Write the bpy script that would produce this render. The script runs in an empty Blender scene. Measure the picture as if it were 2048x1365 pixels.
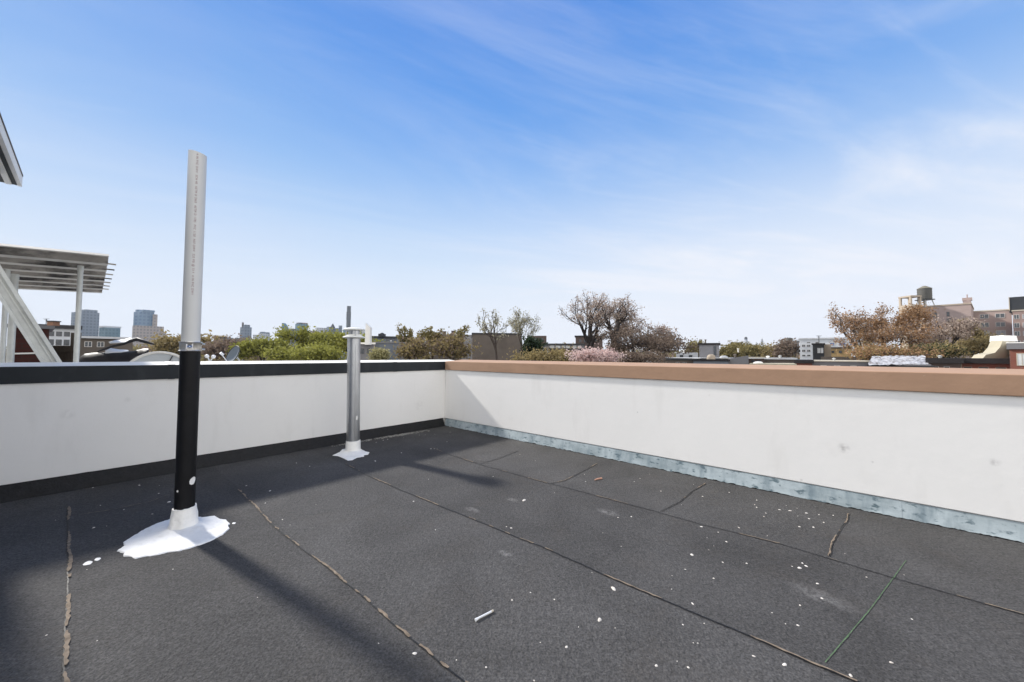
import bpy, math, random
from mathutils import Vector, Matrix, noise
R = math.radians
sc = bpy.context.scene
COL = sc.collection
rnd = random.Random(7)

# ------------------------------------------------------------------ camera
H = 1.155
FPX = 749.0
CAM = Vector((0, 0, H))
M = (Matrix.Rotation(R(90 + 2.18), 3, 'X') @ Matrix.Rotation(R(0.27), 3, 'Z'))
cd = bpy.data.cameras.new('camera'); cam = bpy.data.objects.new('camera', cd); COL.objects.link(cam)
cam.matrix_world = Matrix.Translation(CAM) @ M.to_4x4()
cd.sensor_width = 36; cd.lens = FPX / 2048 * 36; cd.clip_start = 0.05; cd.clip_end = 20000
sc.camera = cam

def ray(px, py): return M @ Vector((px - 1024, -(py - 682.5), -FPX))
def at(px, py, Y):
    r = ray(px, py); return CAM + r * (Y / r.y)
def on(px, py, z=0.0):
    r = ray(px, py); return CAM + r * ((z - H) / r.z)
def P2(px, py, z=0.0):
    p = on(px, py, z); return p

# roof frame: a runs back along the left wall, b along the right wall, both from the corner
vr = ray(1687, 714.5); vr.z = 0; vr.normalize()
ea = -vr
eb = Vector((-ea.y, ea.x, 0))            # perpendicular
if eb.x < 0: eb = -eb
ZS = 0.124
C0 = on(889, 836, ZS); C0.z = 0
def P(a, b, z=0.0): return C0 + ea * a + eb * b + Vector((0, 0, z))
def ab(p):
    d = p - C0; return d.dot(ea), d.dot(eb)
def onb(px, py, b):                      # pixel ray met with the vertical plane b = const
    r = ray(px, py); t = (b - (CAM - C0).dot(eb)) / r.dot(eb); return CAM + r * t

# ------------------------------------------------------------------ materials
def mat(name, col, rough=0.85, metal=0.0, var=0.12, vs=6.0, bump=0.0, bs=40.0, col2=None, spec=0.3,
        stretch=(1, 1, 1), thr=None, det=6.0, coat=0.0):
    m = bpy.data.materials.new(name); m.use_nodes = True
    nt = m.node_tree; n = nt.nodes; b = n['Principled BSDF']
    b.inputs['Roughness'].default_value = rough; b.inputs['Metallic'].default_value = metal
    b.inputs['Specular IOR Level'].default_value = spec
    if coat: b.inputs['Coat Weight'].default_value = coat
    g = n.new('ShaderNodeNewGeometry'); mp = n.new('ShaderNodeMapping')
    nt.links.new(g.outputs['Position'], mp.inputs['Vector']); mp.inputs['Scale'].default_value = stretch
    no = n.new('ShaderNodeTexNoise'); no.inputs['Scale'].default_value = vs; no.inputs['Detail'].default_value = det
    no.inputs['Roughness'].default_value = 0.65
    nt.links.new(mp.outputs[0], no.inputs['Vector'])
    rp = n.new('ShaderNodeValToRGB')
    lo, hi = thr if thr else (0.3, 0.7)
    rp.color_ramp.elements[0].position = lo; rp.color_ramp.elements[1].position = hi
    c2 = col2 if col2 else tuple(min(1, c * (1 + var)) for c in col)
    c1 = col if col2 else tuple(c * (1 - var) for c in col)
    rp.color_ramp.elements[0].color = (*c1, 1); rp.color_ramp.elements[1].color = (*c2, 1)
    nt.links.new(no.outputs['Fac'], rp.inputs['Fac']); nt.links.new(rp.outputs['Color'], b.inputs['Base Color'])
    if bump:
        n2 = n.new('ShaderNodeTexNoise'); n2.inputs['Scale'].default_value = bs; n2.inputs['Detail'].default_value = 5
        nt.links.new(mp.outputs[0], n2.inputs['Vector'])
        bp = n.new('ShaderNodeBump'); bp.inputs['Strength'].default_value = bump; bp.inputs['Distance'].default_value = 0.01
        nt.links.new(n2.outputs['Fac'], bp.inputs['Height']); nt.links.new(bp.outputs[0], b.inputs['Normal'])
    return m

def overlay(m, col, scale, lo, hi, stretch=(1, 1, 1), amount=1.0, kind='noise'):
    """mix another colour over a material where a noise passes a threshold (stains, dirt)"""
    nt = m.node_tree; n = nt.nodes; b = n['Principled BSDF']
    src = b.inputs['Base Color'].links[0].from_socket
    g = n.new('ShaderNodeNewGeometry'); mp = n.new('ShaderNodeMapping'); mp.inputs['Scale'].default_value = stretch
    nt.links.new(g.outputs['Position'], mp.inputs['Vector'])
    no = n.new('ShaderNodeTexNoise'); no.inputs['Scale'].default_value = scale; no.inputs['Detail'].default_value = 8
    no.inputs['Roughness'].default_value = 0.6
    nt.links.new(mp.outputs[0], no.inputs['Vector'])
    mr = n.new('ShaderNodeMapRange'); mr.inputs['From Min'].default_value = lo; mr.inputs['From Max'].default_value = hi
    mr.inputs['To Max'].default_value = amount
    nt.links.new(no.outputs['Fac'], mr.inputs['Value'])
    mx = n.new('ShaderNodeMix'); mx.data_type = 'RGBA'
    nt.links.new(mr.outputs[0], mx.inputs['Factor']); nt.links.new(src, mx.inputs[6]); mx.inputs[7].default_value = (*col, 1)
    nt.links.new(mx.outputs[2], b.inputs['Base Color'])
    return m

def facade(name, wall, glass, fh=6.0, fw=7.0, rough=0.5, fill=0.6, spec=0.5):
    """tower skin: storeys and bays far too small to model at their distance"""
    m = bpy.data.materials.new(name); m.use_nodes = True
    nt = m.node_tree; n = nt.nodes; b = n['Principled BSDF']
    b.inputs['Roughness'].default_value = rough; b.inputs['Specular IOR Level'].default_value = spec
    g = n.new('ShaderNodeTexCoord'); s = n.new('ShaderNodeSeparateXYZ'); nt.links.new(g.outputs['Object'], s.inputs[0])
    def band(sock, size):
        d = n.new('ShaderNodeMath'); d.operation = 'DIVIDE'; nt.links.new(sock, d.inputs[0]); d.inputs[1].default_value = size
        f = n.new('ShaderNodeMath'); f.operation = 'FRACT'; nt.links.new(d.outputs[0], f.inputs[0])
        l = n.new('ShaderNodeMath'); l.operation = 'LESS_THAN'; nt.links.new(f.outputs[0], l.inputs[0]); l.inputs[1].default_value = fill
        return l.outputs[0]
    ad = n.new('ShaderNodeMath'); ad.operation = 'ADD'; nt.links.new(s.outputs[0], ad.inputs[0]); nt.links.new(s.outputs[1], ad.inputs[1])
    mu = n.new('ShaderNodeMath'); mu.operation = 'MULTIPLY'
    nt.links.new(band(s.outputs[2], fh), mu.inputs[0]); nt.links.new(band(ad.outputs[0], fw), mu.inputs[1])
    mx = n.new('ShaderNodeMix'); mx.data_type = 'RGBA'; nt.links.new(mu.outputs[0], mx.inputs['Factor'])
    mx.inputs[6].default_value = (*wall, 1); mx.inputs[7].default_value = (*glass, 1)
    nt.links.new(mx.outputs[2], b.inputs['Base Color'])
    return m

def brick(name, c1, c2, mortar, scale=1.0):
    m = bpy.data.materials.new(name); m.use_nodes = True
    nt = m.node_tree; n = nt.nodes; b = n['Principled BSDF']; b.inputs['Roughness'].default_value = 0.9
    g = n.new('ShaderNodeTexCoord'); s = n.new('ShaderNodeSeparateXYZ'); nt.links.new(g.outputs['Object'], s.inputs[0])
    ad = n.new('ShaderNodeMath'); ad.operation = 'ADD'; nt.links.new(s.outputs[0], ad.inputs[0]); nt.links.new(s.outputs[1], ad.inputs[1])
    cx = n.new('ShaderNodeCombineXYZ'); nt.links.new(ad.outputs[0], cx.inputs[0]); nt.links.new(s.outputs[2], cx.inputs[1])
    t = n.new('ShaderNodeTexBrick'); nt.links.new(cx.outputs[0], t.inputs['Vector'])
    t.inputs['Scale'].default_value = scale; t.inputs['Brick Width'].default_value = 0.22; t.inputs['Row Height'].default_value = 0.075
    t.inputs['Mortar Size'].default_value = 0.008
    t.inputs['Color1'].default_value = (*c1, 1); t.inputs['Color2'].default_value = (*c2, 1); t.inputs['Mortar'].default_value = (*mortar, 1)
    nt.links.new(t.outputs['Color'], b.inputs['Base Color'])
    return overlay(m, tuple(c * 0.55 for c in c1), 0.7, 0.45, 0.8, amount=0.6)

# roof membrane: mineral granules, grey wear, sheet to sheet tone
def roof_material():
    m = bpy.data.materials.new('granulated_membrane'); m.use_nodes = True
    nt = m.node_tree; n = nt.nodes; L = nt.links.new; b = n['Principled BSDF']
    b.inputs['Roughness'].default_value = 0.9; b.inputs['Specular IOR Level'].default_value = 0.25
    g = n.new('ShaderNodeNewGeometry')
    def nz(scale, det=4, rough=0.6, dist=0):
        t = n.new('ShaderNodeTexNoise'); t.inputs['Scale'].default_value = scale; t.inputs['Detail'].default_value = det
        t.inputs['Roughness'].default_value = rough; t.inputs['Distortion'].default_value = dist
        L(g.outputs['Position'], t.inputs['Vector']); return t.outputs['Fac']
    def rng(s, a, c, lo=0, hi=1):
        t = n.new('ShaderNodeMapRange'); L(s, t.inputs['Value']); t.inputs['From Min'].default_value = a; t.inputs['From Max'].default_value = c
        t.inputs['To Min'].default_value = lo; t.inputs['To Max'].default_value = hi; return t.outputs[0]
    def mul(a, c):
        t = n.new('ShaderNodeMath'); t.operation = 'MULTIPLY'; L(a, t.inputs[0]); L(c, t.inputs[1]); return t.outputs[0]
    fine = rng(nz(110, 3, 0.7), 0.3, 0.7, 0.45, 1.55)
    mid = rng(nz(38, 4, 0.6), 0.3, 0.7, 0.75, 1.25)
    big = rng(nz(1.6, 5, 0.6, 0.6), 0.3, 0.7, 0.76, 1.20)
    huge = rng(nz(0.45, 3, 0.5), 0.3, 0.7, 0.86, 1.12)
    v = mul(mul(fine, mid), mul(big, huge))
    cc = n.new('ShaderNodeVectorMath'); cc.operation = 'SCALE'; cc.inputs[0].default_value = (0.0665, 0.0645, 0.063); L(v, cc.inputs['Scale'])
    # tone differs from sheet to sheet
    dt = n.new('ShaderNodeVectorMath'); dt.operation = 'DOT_PRODUCT'; L(g.outputs['Position'], dt.inputs[0]); dt.inputs[1].default_value = ea
    c0_ = C0.dot(ea); tone = None
    for px_, f_ in (((1300, 1021), -.10), ((1340, 1210), .15), ((640, 1124), -.13), ((136, 1170), .10)):
        gt = n.new('ShaderNodeMath'); gt.operation = 'GREATER_THAN'; L(dt.outputs['Value'], gt.inputs[0]); gt.inputs[1].default_value = on(*px_).dot(ea)
        ma = n.new('ShaderNodeMath'); ma.operation = 'MULTIPLY_ADD'; L(gt.outputs[0], ma.inputs[0]); ma.inputs[1].default_value = f_
        if tone is None: ma.inputs[2].default_value = 1.03
        else: L(tone, ma.inputs[2])
        tone = ma.outputs[0]
    v = mul(v, tone); L(v, cc.inputs['Scale'])
    # brownish weathering
    mx = n.new('ShaderNodeMix'); mx.data_type = 'RGBA'; L(rng(nz(2.3, 6, 0.7, 1.0), 0.52, 0.75, 0, 0.35), mx.inputs['Factor'])
    L(cc.outputs[0], mx.inputs[6]); mx.inputs[7].default_value = (0.072, 0.062, 0.052, 1)
    # pale granule specks
    vo = n.new('ShaderNodeTexVoronoi'); vo.inputs['Scale'].default_value = 55; L(g.outputs['Position'], vo.inputs['Vector'])
    sp = rng(vo.outputs['Distance'], 0.09, 0.04, 0, 1)
    sel = rng(nz(11, 2), 0.50, 0.64, 0, 0.85)
    m2 = n.new('ShaderNodeMix'); m2.data_type = 'RGBA'; L(mul(sp, sel), m2.inputs['Factor']); L(mx.outputs[2], m2.inputs[6])
    m2.inputs[7].default_value = (0.30, 0.29, 0.27, 1)
    # chalky scuff where something was dragged
    def smear(last, c, along, length, width, amt):
        d = n.new('ShaderNodeVectorMath'); d.operation = 'SUBTRACT'; L(g.outputs['Position'], d.inputs[0]); d.inputs[1].default_value = c
        def dot(v, s):
            t = n.new('ShaderNodeVectorMath'); t.operation = 'DOT_PRODUCT'; L(d.outputs[0], t.inputs[0]); t.inputs[1].default_value = v * (1 / s)
            q = n.new('ShaderNodeMath'); q.operation = 'POWER'; q.inputs[1].default_value = 2; 
            a_ = n.new('ShaderNodeMath'); a_.operation = 'ABSOLUTE'; L(t.outputs['Value'], a_.inputs[0]); L(a_.outputs[0], q.inputs[0]); return q.outputs[0]
        al = along.normalized(); ac = Vector((-al.y, al.x, 0))
        s = n.new('ShaderNodeMath'); s.operation = 'ADD'; L(dot(al, length), s.inputs[0]); L(dot(ac, width), s.inputs[1])
        k = mul(rng(s.outputs[0], 1.0, 0.0, 0, amt), rng(nz(30, 5, 0.8), 0.4, 0.7))
        mm = n.new('ShaderNodeMix'); mm.data_type = 'RGBA'; L(k, mm.inputs['Factor']); L(last, mm.inputs[6]); mm.inputs[7].default_value = (0.30, 0.29, 0.28, 1)
        return mm.outputs[2]
    out = m2.outputs[2]
    s0, s1 = on(1585, 1170), on(1710, 1220)
    out = smear(out, (s0 + s1) / 2, s1 - s0, (s1 - s0).length * 0.65, 0.07, 0.55)
    for (px, py, w) in [(1215, 1025, 0.10), (1010, 1107, 0.06), (945, 1020, 0.08), (1025, 1000, 0.07)]:
        out = smear(out, on(px, py), eb, w, w * 0.5, 0.7)
    L(out, b.inputs['Base Color'])
    bp = n.new('ShaderNodeBump'); bp.inputs['Strength'].default_value = 0.95; bp.inputs['Distance'].default_value = 0.013
    ad = n.new('ShaderNodeMath'); ad.operation = 'ADD'; L(nz(58, 4, 0.65), ad.inputs[0])
    ad2 = n.new('ShaderNodeMath'); ad2.operation = 'MULTIPLY'; L(nz(5, 3), ad2.inputs[0]); ad2.inputs[1].default_value = 0.5
    L(ad2.outputs[0], ad.inputs[1]); L(ad.outputs[0], bp.inputs['Height']); L(bp.outputs[0], b.inputs['Normal'])
    return m

M_ = {}
M_['roof'] = roof_material()
M_['tar'] = mat('black_tar', (0.010, 0.010, 0.011), 0.6, var=0.4, vs=30, bump=0.5, bs=60)
M_['tan'] = mat('exposed_seam_edge', (0.11, 0.085, 0.062), 0.95, vs=25, col2=(0.27, 0.215, 0.16), bump=0.4, bs=90)
M_['chalk'] = mat('green_chalk', (0.080, 0.135, 0.070), 0.95, var=0.4, vs=40)
M_['stucco'] = overlay(mat('white_stucco', (0.85, 0.84, 0.815), 0.9, var=0.018, vs=1.3, bump=0.13, bs=13), (0.62, 0.60, 0.56), 2.1, 0.60, 0.85, amount=0.35)
M_['blackcoping'] = mat('charcoal_coping', (0.018, 0.022, 0.026), 0.55, var=0.2, vs=4)
M_['browncoping'] = mat('brown_coping', (0.38, 0.24, 0.158), 0.8, var=0.06, vs=5, bump=0.15, bs=25)
overlay(M_['browncoping'], (.24, .15, .095), 2.2, .52, .75, stretch=(1, 1, 3), amount=.35); overlay(M_['browncoping'], (.55, .42, .32), 26, .66, .74, amount=.4)
overlay(M_['blackcoping'], (.05, .055, .06), 9, .55, .75, stretch=(1, 1, .4), amount=.5)
M_['coping_top_white'] = mat('white_coping_top', (0.72, 0.70, 0.64), 0.8, var=0.08, vs=6)  # top face coloured white, unlike the charcoal sides
M_['flash'] = overlay(overlay(mat('pale_blue_painted_flashing', (0.23, 0.28, 0.30), 0.45, vs=3, col2=(0.44, 0.505, 0.53), bump=0.2, bs=12, spec=0.4, stretch=(1, 1, 2)),
                      (0.05, 0.09, 0.11), 14, 0.57, 0.66, stretch=(1, 1, 2.2), amount=0.85), (0.13, 0.18, 0.21), 6, 0.47, 0.70, stretch=(1.6, 1.6, 0.35), amount=0.8)
M_['sealant'] = mat('white_sealant', (0.80, 0.79, 0.76), 0.6, var=0.04, vs=12, bump=0.9, bs=26)
overlay(M_['sealant'], (.50, .48, .45), 13, .54, .78, amount=.45)
M_['pvc'] = mat('white_pvc', (0.60, 0.605, 0.595), 0.35, var=0.04, vs=3, spec=0.5)
M_['castiron'] = overlay(mat('black_painted_iron', (0.006, 0.006, 0.007), 0.5, var=0.4, vs=15, spec=0.25), (0.10, 0.09, 0.09), 34, 0.70, 0.78, amount=0.5)
M_['clamp'] = overlay(mat('stainless_band', (0.62, 0.60, 0.56), 0.35, metal=0.85, var=0.1, vs=20), (0.50, 0.42, 0.24), 30, 0.55, 0.7, amount=0.5)
M_['print'] = mat('red_print', (0.22, 0.07, 0.09), 0.7, var=0.3, vs=60)
M_['blue'] = mat('blue_print', (0.05, 0.14, 0.36), 0.6)
M_['label'] = mat('label_white', (0.8, 0.8, 0.82), 0.6)
M_['galv'] = overlay(mat('galvanised_steel', (0.50, 0.51, 0.52), 0.36, metal=0.92, vs=18, var=0.1, bump=0.05, bs=30, stretch=(1, 1, 0.25)), (0.30, 0.31, 0.32), 6, 0.5, 0.8, stretch=(2, 2, 0.2), amount=0.6)
M_['capwhite'] = mat('painted_cap', (0.74, 0.74, 0.70), 0.5, var=0.06, vs=20)
M_['pebble'] = mat('white_pebble', (0.46, 0.41, 0.35), 0.8, vs=9, col2=(0.76, 0.73, 0.68))
M_['grit'] = mat('pale_grit', (0.24, 0.23, 0.21), 0.95, var=0.4, vs=60)
M_['steel'] = mat('painted_steel', (0.46, 0.46, 0.44), 0.55, var=0.1, vs=7)
M_['steel2'] = mat('dull_aluminium', (0.56, 0.57, 0.54), 0.5, metal=0.3, var=0.12, vs=9)
M_['canopy'] = overlay(overlay(mat('weathered_corrugated_sheet', (0.47, 0.445, 0.39), 0.7, vs=2.5, var=0.2), (0.035, 0.03, 0.03), 4.0, 0.60, 0.70, stretch=(0.8, 0.8, 3), amount=0.9), (0.12, 0.06, 0.045), 6, 0.58, 0.8, amount=0.6)
M_['canopyshade'] = overlay(mat('shade_painted_valley', (0.26, 0.235, 0.20), 0.8, vs=2.5, var=0.3), (0.02, 0.018, 0.018), 3.0, 0.45, 0.60, amount=0.9)  # dark tone paints ridge shade into the valley faces; ribs reuse it
M_['soffit'] = mat('dark_soffit', (0.045, 0.05, 0.052), 0.7, var=0.15)
M_['trim'] = mat('white_trim', (0.86, 0.84, 0.79), 0.6, var=0.04)
M_['drip'] = mat('brown_drip_edge', (0.06, 0.035, 0.02), 0.5)
M_['siding'] = mat('grey_render', (0.42, 0.42, 0.42), 0.9, var=0.05)
M_['maroon'] = brick('maroon_brick', (0.060, 0.014, 0.010), (0.042, 0.010, 0.008), (0.045, 0.02, 0.016))
M_['redbrick'] = brick('red_brick', (0.235, 0.075, 0.045), (0.20, 0.06, 0.04), (0.18, 0.10, 0.075))
M_['brownbrick'] = brick('brown_brick', (0.115, 0.075, 0.060), (0.09, 0.058, 0.048), (0.10, 0.08, 0.07))
M_['orangebrick'] = brick('orange_brick', (0.27, 0.13, 0.075), (0.24, 0.12, 0.07), (0.2, 0.13, 0.09))
M_['pink'] = overlay(mat('pinkish_brick', (0.38, 0.295, 0.265), 0.9, var=0.06, vs=0.6), (0.32, 0.245, 0.22), 0.25, 0.5, 0.75, amount=0.5)
M_['pinkdark'] = overlay(mat('deep_pink_brick', (0.30, 0.215, 0.19), 0.9, var=0.06, vs=0.6), (0.25, 0.18, 0.16), 0.25, 0.5, 0.75, amount=0.5)
M_['wood'] = mat('weathered_boards', (0.145, 0.125, 0.100), 0.9, var=0.15, vs=8, stretch=(3, 3, 0.3))
M_['blacktarp'] = mat('black_tarpaulin', (0.010, 0.009, 0.012), 0.55, var=0.4, vs=5, spec=0.4)
M_['plastic'] = mat('white_plastic', (0.70, 0.71, 0.72), 0.5, var=0.06, vs=8)
M_['dish'] = mat('grey_dish', (0.17, 0.20, 0.225), 0.5, var=0.06, vs=8)
M_['dishlight'] = mat('pale_dish', (0.40, 0.42, 0.43), 0.55, var=0.06, vs=8)
M_['rim'] = mat('pale_rim', (0.60, 0.58, 0.53), 0.6)
M_['darkmetal'] = mat('dark_metal', (0.025, 0.028, 0.032), 0.5, var=0.2)
M_['glass'] = mat('dark_glass', (0.035, 0.042, 0.05), 0.12, spec=0.8, var=0.2)
M_['blind'] = mat('window_with_blind', (0.30, 0.31, 0.33), 0.3, spec=0.6, var=0.3, vs=1.2)
M_['wframe'] = mat('window_frame_paint', (0.55, 0.53, 0.50), 0.6)
M_['dframe'] = mat('dark_window_frame', (0.06, 0.06, 0.065), 0.5)
M_['greywall'] = overlay(mat('grey_stucco_wall', (0.20, 0.195, 0.20), 0.9, var=0.06, vs=0.8), (0.14, 0.135, 0.14), 0.35, 0.5, 0.75, amount=0.5)
M_['greywall2'] = mat('cool_grey_wall', (0.17, 0.19, 0.22), 0.9, var=0.07, vs=0.5)
M_['brownwall'] = overlay(mat('brown_grey_wall', (0.125, 0.105, 0.088), 0.9, var=0.1, vs=0.4), (0.075, 0.064, 0.055), 0.25, 0.5, 0.7, amount=0.6)
M_['beige'] = mat('beige_wall', (0.42, 0.35, 0.27), 0.9, var=0.06, vs=0.8)
M_['cream'] = overlay(mat('cream_stucco', (0.42, 0.38, 0.28), 0.9, var=0.05, vs=0.8), (0.42, 0.37, 0.28), 1.2, 0.5, 0.8, amount=0.5)
M_['yellow'] = mat('ochre_wall', (0.40, 0.28, 0.13), 0.9, var=0.08, vs=0.6)
M_['whitewall'] = mat('white_painted_wall', (0.58, 0.60, 0.62), 0.8, var=0.05, vs=0.5)
M_['silverroof'] = overlay(mat('silver_roof_coating', (0.52, 0.53, 0.54), 0.7, var=0.08, vs=0.6), (0.30, 0.29, 0.28), 0.8, 0.52, 0.7, amount=0.6)
M_['crumplewhite'] = overlay(mat('rumpled_white_covering', (0.46, 0.46, 0.47), 0.7, var=0.1, vs=2), (0.10, 0.07, 0.05), 3.2, 0.49, 0.60, amount=0.85)
M_['darkroof'] = mat('dark_roofing', (0.05, 0.05, 0.052), 0.9, var=0.2, vs=0.8)
M_['cornice'] = mat('dark_cornice', (0.022, 0.018, 0.018), 0.6, var=0.2)
M_['coping'] = mat('pale_coping', (0.50, 0.45, 0.36), 0.8, var=0.08)
M_['tank'] = mat('grey_tank_boards', (0.115, 0.112, 0.100), 0.85, var=0.2, vs=3, stretch=(2, 2, 0.1))
M_['tankroof'] = mat('tank_roof', (0.19, 0.175, 0.13), 0.8, var=0.1)
M_['bark'] = mat('grey_brown_bark', (0.075, 0.058, 0.048), 0.95, var=0.25, vs=3)
M_['barkdark'] = mat('dark_bark', (0.035, 0.028, 0.026), 0.95, var=0.25, vs=3)
M_['ground'] = mat('city_ground', (0.09, 0.085, 0.075), 0.95, var=0.3, vs=0.05)

def leafmat(name, c1, c2, tr=0.35):
    m = mat(name, c1, 0.75, vs=0.9, col2=c2, spec=0.15, thr=(0.35, 0.65))
    nt = m.node_tree; b = nt.nodes['Principled BSDF']
    t = nt.nodes.new('ShaderNodeBsdfTranslucent'); ms = nt.nodes.new('ShaderNodeMixShader'); ms.inputs[0].default_value = tr
    nt.links.new(b.inputs['Base Color'].links[0].from_socket, t.inputs['Color'])
    nt.links.new(b.outputs[0], ms.inputs[1]); nt.links.new(t.outputs[0], ms.inputs[2])
    nt.links.new(ms.outputs[0], nt.nodes['Material Output'].inputs['Surface'])
    return m
M_['lgreen'] = leafmat('spring_green_leaves', (0.17, 0.17, 0.035), (0.36, 0.36, 0.085))
M_['lolive'] = leafmat('olive_buds', (0.16, 0.135, 0.055), (0.27, 0.225, 0.09))
M_['lbud'] = leafmat('pale_pink_buds', (0.28, 0.20, 0.16), (0.55, 0.46, 0.38))
M_['lwhite'] = leafmat('pale_green_buds', (0.26, 0.26, 0.17), (0.46, 0.42, 0.30))
M_['lorange'] = leafmat('russet_leaves', (0.21, 0.115, 0.055), (0.45, 0.29, 0.16))
M_['lbrown'] = leafmat('brown_twigs', (0.14, 0.10, 0.076), (0.26, 0.20, 0.15))
M_['lpink'] = leafmat('pink_blossom', (0.50, 0.34, 0.31), (0.75, 0.60, 0.56))
M_['ldark'] = leafmat('dark_evergreen', (0.018, 0.032, 0.018), (0.045, 0.070, 0.028))
M_['lcream'] = leafmat('cream_yellow_foliage', (0.28, 0.26, 0.12), (0.42, 0.38, 0.20))
M_['lgreenbrown'] = leafmat('brownish_spring_growth', (0.19, 0.145, 0.065), (0.34, 0.27, 0.125))

# ------------------------------------------------------------------ mesh builder
class MB:
    def __init__(s): s.v = []; s.f = []; s.m = []
    def face(s, idx, mi=0): s.f.append(idx); s.m.append(mi)
    def poly(s, pts, mi=0):
        k = len(s.v); s.v += [Vector(p) for p in pts]; s.face(list(range(k, k + len(pts))), mi)
    def prism(s, bottom, top, mi=0, mtop=None):
        k = len(s.v); n = len(bottom); s.v += [Vector(p) for p in bottom] + [Vector(p) for p in top]
        s.face(list(range(k + n - 1, k - 1, -1)), mi); s.face(list(range(k + n, k + 2 * n)), mi if mtop is None else mtop)
        for i in range(n):
            j = (i + 1) % n; s.face([k + i, k + j, k + n + j, k + n + i], mi)
    def box(s, c, x, y, z, mi=0, mtop=None):      # c = centre of base; x,y half vectors; z up vector
        c = Vector(c); b = [c - x - y, c + x - y, c + x + y, c - x + y]
        s.prism(b, [p + z for p in b], mi, mtop)
    def tube(s, pts, rad, n=8, mi=0, cap=True):
        pts = [Vector(p) for p in pts]; k0 = len(s.v); ref = None
        for i, p in enumerate(pts):
            d = (pts[min(i + 1, len(pts) - 1)] - pts[max(i - 1, 0)]).normalized()
            if ref is None:
                ref = d.orthogonal().normalized()
            ref = (ref - d * ref.dot(d))
            ref = ref.normalized() if ref.length > 1e-5 else d.orthogonal().normalized()
            o = d.cross(ref); r = rad[i] if isinstance(rad, (list, tuple)) else rad
            for j in range(n):
                t = 2 * math.pi * j / n; s.v.append(p + ref * (r * math.cos(t)) + o * (r * math.sin(t)))
        for i in range(len(pts) - 1):
            for j in range(n):
                a = k0 + i * n + j; b = k0 + i * n + (j + 1) % n
                s.face([a, b, b + n, a + n], mi)
        if cap:
            s.face([k0 + j for j in range(n - 1, -1, -1)], mi); s.face([k0 + (len(pts) - 1) * n + j for j in range(n)], mi)
    def lathe(s, c, prof, n=32, mi=0, ax=None, closed=False):
        c = Vector(c); ax = (ax or Vector((0, 0, 1))).normalized(); x = ax.orthogonal().normalized(); y = ax.cross(x); k0 = len(s.v)
        for (r, h) in prof:
            for j in range(n):
                t = 2 * math.pi * j / n; s.v.append(c + ax * h + x * (r * math.cos(t)) + y * (r * math.sin(t)))
        for i in range(len(prof) - 1):
            for j in range(n):
                a = k0 + i * n + j; b = k0 + i * n + (j + 1) % n; s.face([a, b, b + n, a + n], mi)
        if closed:
            s.face([k0 + j for j in range(n - 1, -1, -1)], mi); s.face([k0 + (len(prof) - 1) * n + j for j in range(n)], mi)
    def build(s, name, mats, parent=None, origin=None, smooth=False, bevel=0):
        if not isinstance(mats, (list, tuple)): mats = [mats]
        mats = [M_[x] if isinstance(x, str) else x for x in mats]
        o0 = Vector((0, 0, 0))
        if parent is not None:
            q = parent
            while q is not None: o0 += q.location; q = q.parent
            loc = Vector((0, 0, 0))
        else:
            o0 = Vector(origin) if origin is not None else Vector((0, 0, 0)); loc = o0.copy()
        me = bpy.data.meshes.new(name); me.from_pydata([v - o0 for v in s.v], [], s.f)
        for mm in mats: me.materials.append(mm)
        me.polygons.foreach_set('material_index', s.m)
        if smooth: me.polygons.foreach_set('use_smooth', [True] * len(s.f))
        me.update()
        o = bpy.data.objects.new(name, me); COL.objects.link(o); o.location = loc
        if parent is not None: o.parent = parent
        if smooth:
            me.set_sharp_from_angle(angle=R(40))
        if bevel:
            b = o.modifiers.new('bevel', 'BEVEL'); b.width = bevel; b.segments = 2; b.limit_method = 'ANGLE'
        return o

def tag(o, label, cat=None, group=None, kind=None):
    if label: o['label'] = label
    if cat: o['category'] = cat
    if group: o['group'] = group
    if kind: o['kind'] = kind
    return o
def thing(name, label, cat, loc, group=None):
    o = bpy.data.objects.new(name, None); COL.objects.link(o); o.location = loc; o.empty_display_size = 0.2
    return tag(o, label, cat, group)
Z = Vector((0, 0, 1))

# ------------------------------------------------------------------ ground and sky
g = MB(); S = 9000; g.poly([(-S, -S, -11), (S, -S, -11), (S, S, -11), (-S, S, -11)])
tag(g.build('ground', 'ground'), 'city ground between the houses', kind='structure')

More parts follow.
